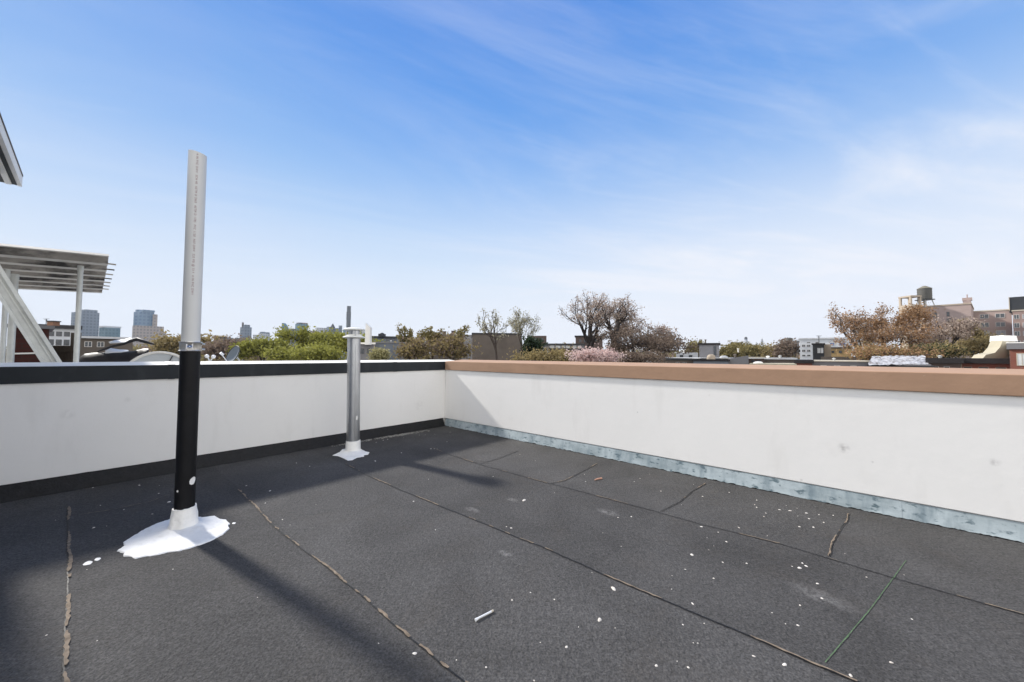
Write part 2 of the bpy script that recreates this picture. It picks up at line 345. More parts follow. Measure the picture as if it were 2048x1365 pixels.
# ------------------------------------------------------------------ our roof
def build_roof():
    mb = MB()
    def strip(pts, z, wfun, mi, step=0.02, jit=0.0035, seed=0, wav=1):
        """ribbon along a polyline lying on the roof; wfun(s) gives (left, right) width or None"""
        out = []
        for i in range(len(pts) - 1):
            p, q = pts[i], pts[i + 1]; n = max(1, int((q - p).length / step))
            out += [p.lerp(q, k / n) for k in range(n)]
        out.append(pts[-1]); prev = None
        for i, p in enumerate(out):
            d = (out[min(i + 1, len(out) - 1)] - out[max(i - 1, 0)]).normalized(); nrm = Vector((-d.y, d.x, 0))
            s = i * step; w = wfun(s)
            j = nrm * (noise.noise((s * 5, seed, 0)) * 0.007 * wav + noise.noise((s * 35, seed, 3)) * jit)
            if w is None: prev = None; continue
            k = len(mb.v)
            mb.v += [p + j + nrm * w[0] + Z * z, p + j - nrm * w[1] + Z * z]
            if prev is not None: mb.face([prev, prev + 1, k + 1, k], mi)
            prev = k
    def seam(px, seed, dark=0.004, tan=0.02, thr=0.0, extend=0, zz=0.0):
        pts = [on(*p) for p in px]
        if extend: pts.append(pts[-1] + (pts[-1] - pts[-2]).normalized() * extend)
        strip(pts, 0.004 + zz, lambda s: (dark * (0.7 + 0.6 * abs(noise.noise((s * 11, seed, 9)))), dark), 1, seed=seed)
        def w(s):
            v = noise.noise((s * 3.1, seed, 5)) + 0.55 * noise.noise((s * 13, seed, 6)) + 0.3 * noise.noise((s * 45, seed, 8))
            return None if v < thr else (min(tan, 0.003 + (v - thr) * tan * 2.2), -0.0005 + 0.004 * (noise.noise((s * 30, seed, 2)) > 0))
        tan = tan * .46
        if tan: strip(pts, 0.006 + zz, w, 2, seed=seed)
    mb.box(P(4, 6, -11), ea * 4.6, eb * 6.6, Z * 11, 0)
    seam([(475, 980), (500, 1003), (545, 1052), (600, 1096), (640, 1125), (690, 1165), (740, 1207), (775, 1240), (812, 1272), (880, 1327), (930, 1366)], 1, 0.003, 0.024, -0.12, 1.5)
    seam([(690, 928), (735, 952), (790, 976), (850, 1001), (925, 1031), (960, 1045), (1040, 1078), (1100, 1102), (1160, 1128), (1200, 1148), (1290, 1186), (1350, 1211), (1450, 1254), (1540, 1291), (1640, 1335), (1715, 1366)], 2, 0.0040, 0.015, 0.0, 1.5)
    seam([(860, 895), (905, 912), (960, 930), (1090, 966), (1140, 978), (1250, 1008), (1300, 1021), (1400, 1049), (1500, 1074), (1560, 1089), (1650, 1116), (1790, 1158), (1900, 1189), (2045, 1230)], 3, 0.0035, 0.014, 0.12, 1.5)
    seam([(136, 1015), (136, 1100), (136, 1170), (133, 1220), (130, 1290), (127, 1366)], 4, 0.003, 0.03, -0.2, 1.5)
    seam([(960, 929), (1000, 917), (1035, 903)], 5, 0.0045, 0, zz=0.0005)
    seam([(1102, 968), (1130, 962), (1160, 947), (1195, 928)], 6, 0.004, 0.012, 0.0, zz=0.0005)
    seam([(1322, 1024), (1360, 1005), (1385, 983), (1412, 968)], 7, 0.004, 0.010, 0.1, zz=0.0005)
    seam([(1658, 1114), (1665, 1085), (1680, 1062), (1692, 1045), (1697, 1029)], 8, 0.003, 0.013, -0.25, zz=0.0005)
    seam([(160, 1031), (230, 1020), (300, 1005), (340, 990)], 9, 0.0015, 0.006, -0.3, zz=0.0005)
    pts = [on(1812, 1122), on(1740, 1220), on(1650, 1326)]
    strip(pts, 0.0026, lambda s: (0.0016 + 0.0045 * max(0, noise.noise((s * 20, 0, 1))), 0.0012), 3, jit=0.001, wav=0)
    o = mb.build('roof_deck', ['roof', 'tar', 'tan', 'chalk'])
    tag(o, 'flat roof of dark grey granulated membrane with ragged seams', kind='structure')
build_roof()

ZT = 1.047    # top of the parapets, inner edge
ZB = 0.935    # underside of the coping band
# calibrate the coping band height from the picture
ZB = H - (740.5 - 710.9) * (C0.y) / FPX
TH = 0.34
def sheet(mb, p00, p10, p11, p01, nu, nv, f, mi=0):
    k = len(mb.v)
    for j in range(nv + 1):
        for i in range(nu + 1):
            u, v = i / nu, j / nv
            p = (p00.lerp(p10, u)).lerp(p01.lerp(p11, u), v); mb.v.append(p + f(u, v, p))
    for j in range(nv):
        for i in range(nu):
            a = k + j * (nu + 1) + i; mb.face([a, a + 1, a + nu + 2, a + nu + 1], mi)

LA = 7.5; LB = 11.5
def marks(m, spots):
    nt = m.node_tree; n = nt.nodes; L = nt.links.new; b = n['Principled BSDF']; g = n.new('ShaderNodeNewGeometry')
    no = n.new('ShaderNodeTexNoise'); no.inputs['Scale'].default_value = 28; no.inputs['Detail'].default_value = 5; L(g.outputs['Position'], no.inputs['Vector'])
    ns = n.new('ShaderNodeMapRange'); ns.inputs['From Min'].default_value = .38; ns.inputs['From Max'].default_value = .62; L(no.outputs['Fac'], ns.inputs['Value'])
    for (c, rad, amt) in spots:
        last = b.inputs['Base Color'].links[0].from_socket
        d = n.new('ShaderNodeVectorMath'); d.operation = 'DISTANCE'; L(g.outputs['Position'], d.inputs[0]); d.inputs[1].default_value = c
        r_ = n.new('ShaderNodeMapRange'); r_.inputs['From Min'].default_value = rad; r_.inputs['From Max'].default_value = rad * .2; r_.inputs['To Max'].default_value = amt; L(d.outputs['Value'], r_.inputs['Value'])
        k = n.new('ShaderNodeMath'); k.operation = 'MULTIPLY'; L(r_.outputs[0], k.inputs[0]); L(ns.outputs[0], k.inputs[1])
        mm = n.new('ShaderNodeMix'); mm.data_type = 'RGBA'; L(k.outputs[0], mm.inputs['Factor']); L(last, mm.inputs[6]); mm.inputs[7].default_value = (.30, .29, .28, 1); L(mm.outputs[2], b.inputs['Base Color'])
def ona(px, py, a):
    r = ray(px, py); t = (a - (CAM - C0).dot(ea)) / r.dot(ea); return CAM + r * t
marks(M_['stucco'], [(ona(1687, 897, 0), .045, .55), (ona(1990, 925, 0), .03, .5), (ona(1745, 925, 0), .012, .6), (ona(1602, 960, 0), .015, .4), (ona(1275, 825, 0), .01, .5), (onb(135, 830, 0), .05, .2), (onb(838, 812, 0), .10, .15), (onb(255, 800, 0), .03, .15), (ona(1420, 790, 0), .02, .35)])
overlay(M_['stucco'], (.60, .585, .55), 5.0, .56, .80, stretch=(1, 1, .22), amount=.28)
# left parapet (along a, inner face at b = 0)
lw = thing('parapet_wall', 'white stucco parapet wall with black coping, running left from the corner', 'parapet wall', P(0, 0))
b = MB(); b.prism([P(-TH, -TH + .02), P(LA, -TH + .02), P(LA, 0, 0) - Z * 0, P(-TH, 0)], [P(-TH, -TH + .02, ZT - .03), P(LA, -TH + .02, ZT - .03), P(LA, 0, ZT - .03), P(-TH, 0, ZT - .03)])
for i in range(4, 8): pass
b.v = []; b.f = []; b.m = []
b.prism([P(-TH, -TH + .02, ZS), P(LA, -TH + .02, ZS), P(LA, 0, ZS), P(-TH, 0, ZS)], [P(-TH, -TH + .02, ZT - .03), P(LA, -TH + .02, ZT - .03), P(LA, 0, ZT - .03), P(-TH, 0, ZT - .03)])
b.build('stucco_face', 'stucco', lw, bevel=0.004)
b = MB(); b.prism([P(-TH, -TH + .03, -.3), P(LA, -TH + .03, -.3), P(LA, -.02, -.3), P(-TH, -.02, -.3)], [P(-TH, -TH + .03, ZS), P(LA, -TH + .03, ZS), P(LA, -.02, ZS), P(-TH, -.02, ZS)])
b.build('wall_core', 'stucco', lw)
b = MB()
b.prism([P(-TH - .02, -TH - .01, ZB), P(LA, -TH - .01, ZB), P(LA, .016, ZB), P(-TH - .02, .016, ZB)],
        [P(-TH - .02, -TH - .01, ZT + .026), P(LA, -TH - .01, ZT + .026), P(LA, .016, ZT), P(-TH - .02, .016, ZT)], 0, 1)
b.build('coping', ['blackcoping', 'coping_top_white'], lw, bevel=0.004)
for k_ in range(3):
    b = MB(); jj = .9 + 2.44 * k_; b.prism([P(jj, -TH - .012, ZB - .002), P(jj + .05, -TH - .012, ZB - .002), P(jj + .05, .0185, ZB - .002), P(jj, .0185, ZB - .002)],
        [P(jj, -TH - .012, ZT + .0285), P(jj + .05, -TH - .012, ZT + .0285), P(jj + .05, .0185, ZT + .0025), P(jj, .0185, ZT + .0025)], 0, 1)
    b.build('coping_joint', ['blackcoping', 'coping_top_white'], lw)
b = MB()
sheet(b, P(LA, .055, 0.001), P(0.03, .055, 0.001), P(0.03, -.004, ZS + .004), P(LA, -.004, ZS + .004), 200, 4,
      lambda u, v, p: eb * ((0.02 if v == 0 else 0.006) * noise.noise(p * 9)) + Z * 0)
b.build('base_flashing', 'tar', lw, smooth=True)

# right parapet (along b, inner face at a = 0)
rw = thing('parapet_wall', 'white stucco parapet wall with tan brown coping, running right from the corner', 'parapet wall', P(0, 0))
b = MB(); b.prism([P(-TH + .02, 0.004, ZS), P(0, 0.004, ZS), P(0, LB, ZS), P(-TH + .02, LB, ZS)][::-1], [P(-TH + .02, 0.004, ZT - .03), P(0, 0.004, ZT - .03), P(0, LB, ZT - .03), P(-TH + .02, LB, ZT - .03)][::-1])
b.build('stucco_face', 'stucco', rw, bevel=0.004)
b = MB(); b.box(P(-TH / 2, LB / 2 + 0.03, -.3), ea * (TH / 2 - .03), eb * (LB / 2 - .03), Z * (ZS + .3))
b.build('wall_core', 'stucco', rw)
b = MB()
b.prism([P(-TH - .012, .02, ZB), P(.018, .02, ZB), P(.018, LB, ZB), P(-TH - .012, LB, ZB)][::-1],
        [P(-TH - .012, .02, ZT + .030), P(.018, .02, ZT + .002), P(.018, LB, ZT + .002), P(-TH - .012, LB, ZT + .030)][::-1], 0)
b.build('coping', 'browncoping', rw, bevel=0.006)
# lapped lengths of pale blue flashing
seams_b = [0.03, 0.95, 1.95, 2.55, 3.55, 4.2, 5.2, 6.2, 7.2, 8.2, 9.2, 10.2, 11.4]
for i in range(len(seams_b) - 1):
    b = MB(); s0, s1 = seams_b[i], seams_b[i + 1] + .02; off = 0.0012 * (i % 2)
    n = int((s1 - s0) / 0.012)
    def wob(u, v, p):
        if v == 0: return ea * (0.004 * noise.noise(p * 12)) + Z * (0.004 + 0.009 * max(-.3, noise.noise(p * 22)) + .004 * noise.noise(p * 70))
        return ea * (0.004 * noise.noise(p * 3.3) * math.sin(v * 3.14))
    sheet(b, P(.018 + off, s0, 0.002), P(.018 + off, s1, 0.002), P(-.006 + off, s1, ZS - .004), P(-.006 + off, s0, ZS - .004), n, 5, wob)
    b.build('flashing_strip', 'flash', rw, smooth=True)
b = MB()
def blob(mb, c, rx, ry, h, seed, mi=0, n=14, z0=0.002):
    c = Vector(c); k = len(mb.v); rr = []
    for ring, (f, zz) in enumerate([(1, 0), (.8, .55), (.45, .95)]):
        for j in range(n):
            t = 2 * math.pi * j / n; q = f * (1 + .35 * noise.noise((math.cos(t) * 1.5 + seed, math.sin(t) * 1.5, seed)))
            mb.v.append(c + eb * (rx * q * math.cos(t)) + ea * (ry * q * math.sin(t)) + Z * (z0 + h * zz))
    mb.v.append(c + Z * (z0 + h))
    for r_ in range(2):
        for j in range(n):
            a = k + r_ * n + j; q = k + r_ * n + (j + 1) % n; mb.face([a, q, q + n, a + n], mi)
    for j in range(n): mb.face([k + 2 * n + j, k + 2 * n + (j + 1) % n, k + 3 * n], mi)

# ------------------------------------------------------------------ splash of sealant from a traced outline
def splash(mb, outline, center, h=0.012, mi=0):
    pts = [on(*p) for p in outline]; fin = []
    for i in range(len(pts)):
        p, q = pts[i], pts[(i + 1) % len(pts)]; n = max(2, int((q - p).length / 0.012))
        for k in range(n):
            x = p.lerp(q, k / n); d = (x - center).normalized()
            fin.append(x + d * (0.006 * noise.noise(x * 60) + .004 * noise.noise(x * 150)))
    k0 = len(mb.v); N = len(fin)
    rings = [(1.0, .001), (.985, .006), (.9, .008), (.7, .010), (.45, .013), (.28, .022)]
    for (f, z) in rings:
        for x in fin:
            p = center.lerp(x, f); mb.v.append(Vector((p.x, p.y, z + (.003 * noise.noise(p * 30) if f < .98 else 0))))
    for r_ in range(len(rings) - 1):
        for j in range(N):
            a = k0 + r_ * N + j; c = k0 + r_ * N + (j + 1) % N; mb.face([a, c, c + N, a + N], mi)
    mb.face([k0 + (len(rings) - 1) * N + j for j in range(N)], mi)

# ------------------------------------------------------------------ tall vent pipe
base = on(367.5, 1056); DB = base.y
vp = thing('vent_pipe', 'tall vent pipe, white plastic above black iron, in a white sealant splash', 'vent pipe', base)
PR = 0.0515
def axis(py, lean=0.0):
    return None
ztopw = at(394, 308, DB).z; zc0 = at(378, 703, DB).z; zc1 = at(378, 684, DB).z; zcol = at(367, 1014, DB).z
def lean(z):   # slight real lean of the pipe
    p = base.copy(); p.z = z; p.x += 0.000 * z + (0.000 * max(0, z - zc0)); return p
b = MB(); b.tube([lean(z) for z in (zcol - .1, .6, zc0 + .02)], PR + .003, 48)
b.build('iron_pipe', 'castiron', vp, smooth=True)
b = MB()   # white pipe, hollow, cut slightly aslant
n = 48; k0 = 0
for (rr, hi) in ((PR - .004, True), (PR - .004, False)): pass
wz0 = zc0 + .03
def ring(mb, c, r, cut):
    k = len(mb.v)
    for j in range(n):
        t = 2 * math.pi * j / n; x = r * math.cos(t); mb.v.append(c + Vector((x, r * math.sin(t), -cut * x)))
    return k
RW = PR - 0.001
ra = ring(b, lean(wz0), RW, 0); rb = ring(b, lean(ztopw), RW, .18); rc = ring(b, lean(ztopw), RW - .006, .18); rd = ring(b, lean(wz0 + .02), RW - .006, 0)
for (p_, q_) in ((ra, rb), (rb, rc), (rc, rd)):
    for j in range(n): b.face([p_ + j, p_ + (j + 1) % n, q_ + (j + 1) % n, q_ + j])
white = b.build('plastic_pipe', 'pvc', vp, smooth=True)
# printed line on the pipe, one run of small letters down its length
def curved_text(txt, size, z_start, ang, parent, mname, down=True):
    cu = bpy.data.curves.new('txt', 'FONT'); cu.body = txt; cu.size = size; cu.space_character = 1.25
    to = bpy.data.objects.new('txt', cu); COL.objects.link(to); dg = bpy.context.evaluated_depsgraph_get(); dg.update()
    me = bpy.data.meshes.new_from_object(to.evaluated_get(dg)); bpy.data.objects.remove(to)
    mb = MB(); r = RW + .0006
    for v in me.vertices:
        # text runs down the pipe: x -> -z, y -> around
        z = z_start - v.co.x; c = lean(z); t = ang + (v.co.y - size * .35) / r
        mb.v.append(c + Vector((r * math.cos(t), r * math.sin(t), 0)))
    for p in me.polygons: mb.face(list(p.vertices), 0)
    return mb.build('printed_text', mname, parent)
tocam = math.atan2(-base.y, -base.x)
curved_text('4 IN PVC DWV  SCH 40  ASTM D 2665  ASTM D 1785  PVC 1120  NSF-DWV  220 PSI @ 73 F  4 IN PVC DWV', 0.0165, ztopw - .02, tocam - .02, white, 'print')
b = MB()   # clamp: band with rolled lips, two hose clamps and a screw block
c0 = lean(zc0); hh = zc1 - zc0
b.lathe(c0, [(PR, 0), (PR + .010, 0), (PR + .012, .004), (PR + .007, .009), (PR + .007, hh - .010), (PR + .012, hh - .004), (PR + .010, hh), (PR - .002, hh)], 48)
cl = b.build('coupling_band', 'clamp', vp, smooth=True)
b = MB()
for zz in (.012, hh - .016):
    q = c0 + Vector((math.cos(tocam + 1.35) * (PR + .014), math.sin(tocam + 1.35) * (PR + .014), zz))
    b = MB(); b.tube([q - Vector((0, 0.012, 0)), q + Vector((0, .014, 0))], .0065, 10)
    b.build('clamp_screw', 'clamp', cl)
b = MB(); ta = tocam - .02
def cyl(t, z, r): return c0 + Vector((math.cos(t) * r, math.sin(t) * r, z))
b.poly([cyl(ta + dx / PR, hh / 2 + dz, PR + .0085) for dx, dz in ((-.019, -.016), (.012, -.016), (.012, .016), (-.019, .016))]); 
b.poly([cyl(ta + dx / PR - .05, hh / 2 + dz, PR + .0092) for dx, dz in ((-.013, 0), (0, -.010), (.013, 0), (0, .010))], 1)
b.poly([cyl(ta + dx / PR - .05, hh / 2 + dz, PR + .0098) for dx, dz in ((-.005, 0), (0, -.004), (.005, 0), (0, .004))], 0)
b.build('diamond_label', ['label', 'blue'], cl)
b = MB()
splash(b, [(233, 1104), (248, 1093), (246, 1086), (262, 1076), (285, 1062), (310, 1050), (330, 1043), (352, 1036), (380, 1034), (408, 1036), (430, 1033), (440, 1040), (452, 1041), (460, 1048), (456, 1053), (459, 1058), (446, 1070), (420, 1084), (385, 1096), (360, 1103), (335, 1106), (318, 1111), (290, 1114), (270, 1119), (262, 1114), (246, 1113), (248, 1107)], Vector((base.x, base.y, 0)))
sp = b.build('sealant_splash', 'sealant', vp, smooth=True)
b = MB(); prof = []
k0 = len(b.v); nn = 64
for (r, z) in [(.100, .010), (.080, .020), (.071, .045), (.067, .09), (.0645, zcol - .02), (.062, zcol), (.053, zcol + .001)]:
    for j in range(nn):
        t = 2 * math.pi * j / nn; w = .007 * noise.noise((math.cos(t) * 2, math.sin(t) * 2, z * 8)) * (r > .066)
        dz = (.008 * noise.noise((math.cos(t) * 3, math.sin(t) * 3, 7)) + .004 * noise.noise((math.cos(t) * 11, math.sin(t) * 11, 2))) * (z > zcol - .01)
        b.v.append(Vector((base.x, base.y, 0)) + Vector(((r + w) * math.cos(t), (r + w) * math.sin(t), z + dz)))
for i in range(6):
    for j in range(nn):
        a = k0 + i * nn + j; c = k0 + i * nn + (j + 1) % nn; b.face([a, c, c + nn, a + nn])
b.build('sealant_collar', 'sealant', vp, smooth=True)
def chip(pxy, rad, seed, hgt):      # chips of white paint on the iron
    b = MB()
    z = at(369, pxy[1], DB).z; off = (pxy[0] - (369 + (990 - pxy[1]) * .03)) / FPX * DB; t0 = tocam + off / PR
    k = len(b.v); c = lean(z)
    for j in range(10):
        t = 2 * math.pi * j / 10; q = 1 + .5 * noise.noise((math.cos(t) * 2, math.sin(t) * 2, seed))
        tt = t0 + rad * q * math.cos(t) / PR; r_ = PR + .0045
        b.v.append(c + Vector((math.cos(tt) * r_, math.sin(tt) * r_, rad * hgt * q * math.sin(t))))
    b.face(list(range(k, k + 10))); b.build('paint_chip', 'sealant', vp)
chip((381, 961), .019, 1, 1.35); chip((358, 977), .006, 2, 1.2)

# ------------------------------------------------------------------ galvanised flue
fb = on(706, 903); DF = fb.y
fl = thing('flue_pipe', 'short galvanised metal flue with white double disc cap near the corner', 'flue pipe', fb)
def fz(py): return at(705, py, DF).z
fx = lambda z: Vector((fb.x - .012 * z, fb.y, z))
FR = 12.3 / FPX * DF
b = MB(); b.tube([fx(.06), fx(.5), fx(fz(677))], FR, 40)
b.tube([fx(.10) + Vector((FR * .62, -FR * .80, 0)), fx(fz(690)) + Vector((FR * .62, -FR * .80, 0))], .004, 6)
pipe = b.build('steel_pipe', 'galv', fl, smooth=True)
b = MB(); c = fx(fz(677))
R2 = 20.5 / FPX * DF; hcap = fz(657) - fz(677)
b.lathe(c, [(FR, -.004), (R2, .004), (R2 + .004, .010), (R2, .018), (FR * 1.15, .032), (FR * 1.15, .045)], 40)
low = b.build('cap_flange', 'capwhite', fl, smooth=True)
b = MB(); b.lathe(c, [(FR * .86, .03), (FR * .86, hcap - .02)], 32, closed=True)
for k in range(4):
    t = k * 1.5708 + .6; q = c + Vector((math.cos(t) * FR * 1.22, math.sin(t) * FR * 1.22, .02)); b.tube([q, q + Z * (hcap - .035)], .006, 6)
b.build('cap_neck', 'galv', fl, smooth=True)
b = MB(); R3 = 19 / FPX * DF
b.lathe(c, [(FR * .5, hcap - .030), (R3, hcap - .024), (R3 + .003, hcap - .012), (R3 * .9, hcap - .002), (R3 * .5, hcap + .008), (.001, hcap + .010)], 40)
b.build('cap_disc', 'capwhite', fl, smooth=True)
b = MB()
splash(b, [(665, 912), (680, 905), (684, 900), (700, 897), (716, 900), (726, 901), (732, 905), (739, 906), (736, 910), (728, 911), (728, 914), (714, 916), (705, 921), (696, 922), (686, 917), (676, 913)], Vector((fb.x, fb.y, 0)))
b.build('sealant_splash', 'sealant', fl, smooth=True)
b = MB(); zc = fz(881)
b.lathe(Vector((fb.x, fb.y, 0)), [(FR * 1.35, .008), (FR * 1.15, .02), (FR * 1.12, .06), (FR * 1.09, zc - .004), (FR * 1.07, zc), (FR * .98, zc)], 36)
b.build('sealant_collar', 'sealant', fl, smooth=True)
b = MB(); c = fx(fz(835)); t0 = math.atan2(-fb.y, -fb.x) + .55; k = 0
for j in range(10):
    t = 2 * math.pi * j / 10; q = 1 + .5 * noise.noise((math.cos(t) * 2, math.sin(t) * 2, 3)); tt = t0 + .012 * q * math.cos(t) / FR
    b.v.append(c + Vector((math.cos(tt) * (FR + .002), math.sin(tt) * (FR + .002), .026 * q * math.sin(t))))
b.face(list(range(10))); b.build('paint_chip', 'sealant', fl)

# ------------------------------------------------------------------ litter on the roof
peb = []
def add(lst, ox, oy, s, big=()):
    for (x, y) in lst: peb.append((ox + x / s, oy + y / s, 1.0))
    for (x, y) in big: peb.append((ox + x / s, oy + y / s, 1.8))
add([(117, 28), (207, 65), (320, 252), (496, 144), (502, 186), (788, 187), (822, 168), (878, 143), (1135, 203), (1189, 274), (1345, 250), (1066, 323), (1507, 296), (1495, 322), (1507, 338), (1561, 372), (1549, 392), (604, 488), (712, 567), (693, 398), (771, 393), (38, 452), (1182, 452), (1281, 484), (1402, 457), (1569, 505), (1215, 516), (1255, 565), (1226, 588), (1329, 540), (1308, 661), (1448, 667), (1088, 702), (1010, 739), (1007, 818), (540, 722), (179, 838), (71, 883), (319, 879), (1130, 903), (1199, 1019), (1074, 1027), (461, 1040), (676, 1046), (237, 1131), (391, 1157), (1135, 1133), (1161, 1135), (1488, 1211), (1040, 1241), (1106, 1278), (918, 1267), (200, 1355)],
    1000, 900, 2.935, [(141, 297), (945, 243), (1127, 617), (1254, 755), (667, 816), (585, 997), (66, 460)])
add([(213, 327), (173, 352), (236, 358), (277, 343), (281, 389), (331, 372), (405, 381), (347, 405), (489, 385), (433, 427), (290, 452), (373, 455), (101, 505), (308, 666), (330, 683), (248, 685), (396, 786), (423, 873), (294, 913), (129, 957), (209, 1022), (281, 1031), (21, 1211), (829, 1249), (951, 995), (905, 735), (557, 610), (684, 748)], 1500, 900, 2.936, [(204, 1261), (592, 1325), (290, 694)])
add([(795, 67), (409, 97), (331, 78), (37, 211), (177, 241), (148, 313), (446, 322), (294, 442), (249, 410), (1107, 173), (1486, 157), (1147, 470), (1598, 882), (814, 1136), (1271, 1234), (1445, 1277)], 480, 900, 2.936, [(1019, 303), (1027, 1196)])
add([(939, 37), (1074, 38), (1070, 92), (677, 173), (719, 312), (1027, 231), (1661, 40), (594, 50), (626, 54), (586, 605), (1166, 603), (655, 1085), (1736, 793), (374, 272), (836, 200)], 0, 960, 3.371, [(633, 323), (314, 1048), (1140, 150)])
add([(511, 1115), (575, 1097), (615, 1088), (740, 1211), (1009, 1175), (1040, 1175), (1067, 1173), (1045, 1042), (990, 1013), (957, 1047), (905, 1050), (1183, 1022), (1155, 1110), (762, 1074)], 640, 640, 4.55, [(503, 1285), (1183, 975)])
protos = []
for v in range(5):
    b = MB(); blob(b, (0, 0, 0), 1, .75, .5, v * 3.7, n=10, z0=0)
    if True:
        me_o = b.build('pebble', 'pebble', smooth=True); protos.append(me_o)
used = set()
for i, (x, y, s) in enumerate(peb):
    p = on(x, y); v = i % 5
    if v not in used: o = protos[v]; used.add(v)
    else: o = protos[v].copy(); COL.objects.link(o)
    r = s * (0.0019 + 0.0030 * rnd.random() ** 1.6) * (1 + .18 * p.y)
    o.location = (p.x, p.y, 0.0); o.scale = (r * (1 + 1.0 * rnd.random() ** 2), r, r * .9); o.rotation_euler = (0, 0, rnd.random() * 6.28)
    tag(o, 'small white pebble scattered on the grey rooftop membrane', 'pebble', 'white pebbles scattered over the roof')
# spatters of white paint left of the tall pipe
def paint(px, rx, ry, lab, seed):
    b = MB(); c = on(*px); blob(b, c, rx, ry, .002, seed, n=18, z0=.001)
    tag(b.build('paint_spatter', 'sealant', origin=c, smooth=True), lab, 'paint spatter', 'paint spatters beside the tall pipe')
paint((176, 1127), .028, .016, 'larger oblong white paint spatter left of the sealant splash', 1)
paint((195, 1119), .022, .012, 'small oblong white paint spatter nearest the sealant splash', 2)
paint((468, 1047), .016, .009, 'small white paint spatter just right of the sealant splash', 5)
# cigarette butt / crushed twig / bits
c = on(967, 1235); b = MB(); d = (on(983, 1226) - on(951, 1243)).normalized(); L = (on(983, 1226) - on(951, 1243)).length
b.tube([c - d * L * .5 + Z * .006, c - d * L * .32 + Z * .008, c + d * L * .5 + Z * .007], [.007, .0042, .0042], 10)
bt = thing('cigarette_butt', 'white cigarette butt lying on the grey roof in the foreground', 'cigarette butt', c)
b.build('paper', 'plastic', bt, smooth=True)
b = MB(); b.tube([c + d * L * .5 + Z * .007, c + d * L * .62 + Z * .007], .0043, 10); b.build('filter', 'coping', bt, smooth=True)
c = on(1196, 960); d = (on(1206, 958) - on(1188, 962)).normalized(); b = MB()
b.tube([c - d * .04 + Z * .006, c + Z * .009, c + d * .045 + Z * .006], [.005, .008, .010], 7)
tag(b.build('twig', mat('pink_twig', (.5, .28, .2), .8), origin=c), 'short pinkish twig lying before the blue flashing', 'twig')
# drift of pale grit along the foot of the left wall near the corner
b = MB()
for i in range(260):
    t = rnd.random(); a_ = .55 + 1.2 * t + rnd.gauss(0, .1); s_ = .08 + abs(rnd.gauss(0, .035)) + .03 * (t < .4)
    blob(b, P(a_, s_), .007 + .012 * rnd.random() ** 2, .006 + .008 * rnd.random() ** 2, .007, i, n=6, z0=0.001)
tag(b.build('grit', 'grit', origin=P(1, .1), smooth=True), 'drift of pale grit along the foot of the left wall', 'grit', kind='stuff')

# ------------------------------------------------------------------ our stair bulkhead, eave in the top left corner
ZE = H + 1.42
tip = on(42, 374, ZE); ta_, tb_ = ab(tip)
bk = thing('stair_bulkhead', 'stair bulkhead whose dark eave with white trim juts in at upper left', 'bulkhead', P(ta_ + 1.6, tb_ + 1, 0))
b = MB(); wa0 = ab(onb(-20, 700, 0.0))[0]
b.box(P(wa0 + 1.4, .006 + 1.3, 0), ea * 1.4, eb * 1.3, Z * (ZE - .002)); b.build('wall', 'siding', bk)
b = MB(); b.box(P(ta_ + .02 + 1.55, tb_ + .02 + 1.45, ZE), ea * 1.55, eb * 1.45, Z * .05); rs = b.build('roof', 'soffit', bk)
b = MB()
b.box(P(ta_ + .008, tb_ + 1.45, ZE + .006), ea * .012, eb * 1.47, Z * .085)
b.box(P(ta_ + 1.57, tb_ + .008, ZE + .006), ea * 1.55, eb * .012, Z * .085)
b.build('fascia', 'trim', rs)
b = MB()
b.box(P(ta_ + .060, tb_ + 1.45, ZE - .014), ea * .016, eb * 1.40, Z * .014)
b.build('soffit_trim', 'trim', rs)
b = MB(); b.box(P(ta_ - .008 + 1.6, tb_ - .01 + 1.5, ZE + .0915), ea * 1.60, eb * 1.5, Z * .014); b.build('drip_edge', 'drip', rs)

# ------------------------------------------------------------------ neighbour's roof beyond the left wall
b = MB(); b.box(P(4.6, -5.42, -11), ea * 6.5, eb * 5.0, Z * 11.0); nb = thing('neighbour_house', 'next door house under the corrugated canopy, its flat roof behind the left wall', 'house', P(4.6, -5.4, -11))
b.build('wall', 'brownbrick', nb)
b = MB(); b.box(P(4.6, -5.42, 0.0), ea * 6.45, eb * 4.95, Z * .02); b.build('roof', 'silverroof', nb)  # hidden roof made silver so its bounce brightens the canopy underside
ZR = .02
# corrugated canopy
ZC = H + 1.1
cn = on(218, 514, ZC); cf = on(204, 584, ZC); can, cbn = ab(cn); caf, cbf = ab(cf)
wid = cbn - cbf; cp = thing('canopy', 'weathered corrugated sheet canopy on thin posts beyond the black coped wall', 'canopy', P(can + 1, cbn - wid / 2, ZR))
b = MB(); nw = 7; NS = nw * 10
lo = []; drop = 0.055
for i in range(NS + 1):
    f = i / NS; ph = f * nw * 2 * math.pi; lo.append((cbn - wid * f, .045 * max(-.7, min(.7, math.sin(ph) * 1.3))))
ak = [can + (caf - can) * 0, can + 3.4]
for (a0, a1, z0, z1) in ((0, 3.6, 0, -.2),):
    k = len(b.v)
    for i, (bb, h) in enumerate(lo):
        e = can + (caf - can) * (i / NS) + (.045 if h > 0 else 0) * 0
        b.v += [P(e, bb, ZC + h), P(e + 3.6, bb, ZC + h - .2), P(e, bb, ZC + h + .006), P(e + 3.6, bb, ZC + h - .194)]
    for i in range(NS):
        q = k + 4 * i; b.face([q, q + 1, q + 5, q + 4], 1 if i % 10 in (4, 5) else 0); b.face([q + 2, q + 6, q + 7, q + 3]); b.face([q, q + 4, q + 6, q + 2]); b.face([q + 1, q + 3, q + 7, q + 5])
b.build('corrugated_sheet', ['canopy', 'canopyshade'], cp)
b = MB()   # rib ends that stick out past the sheet
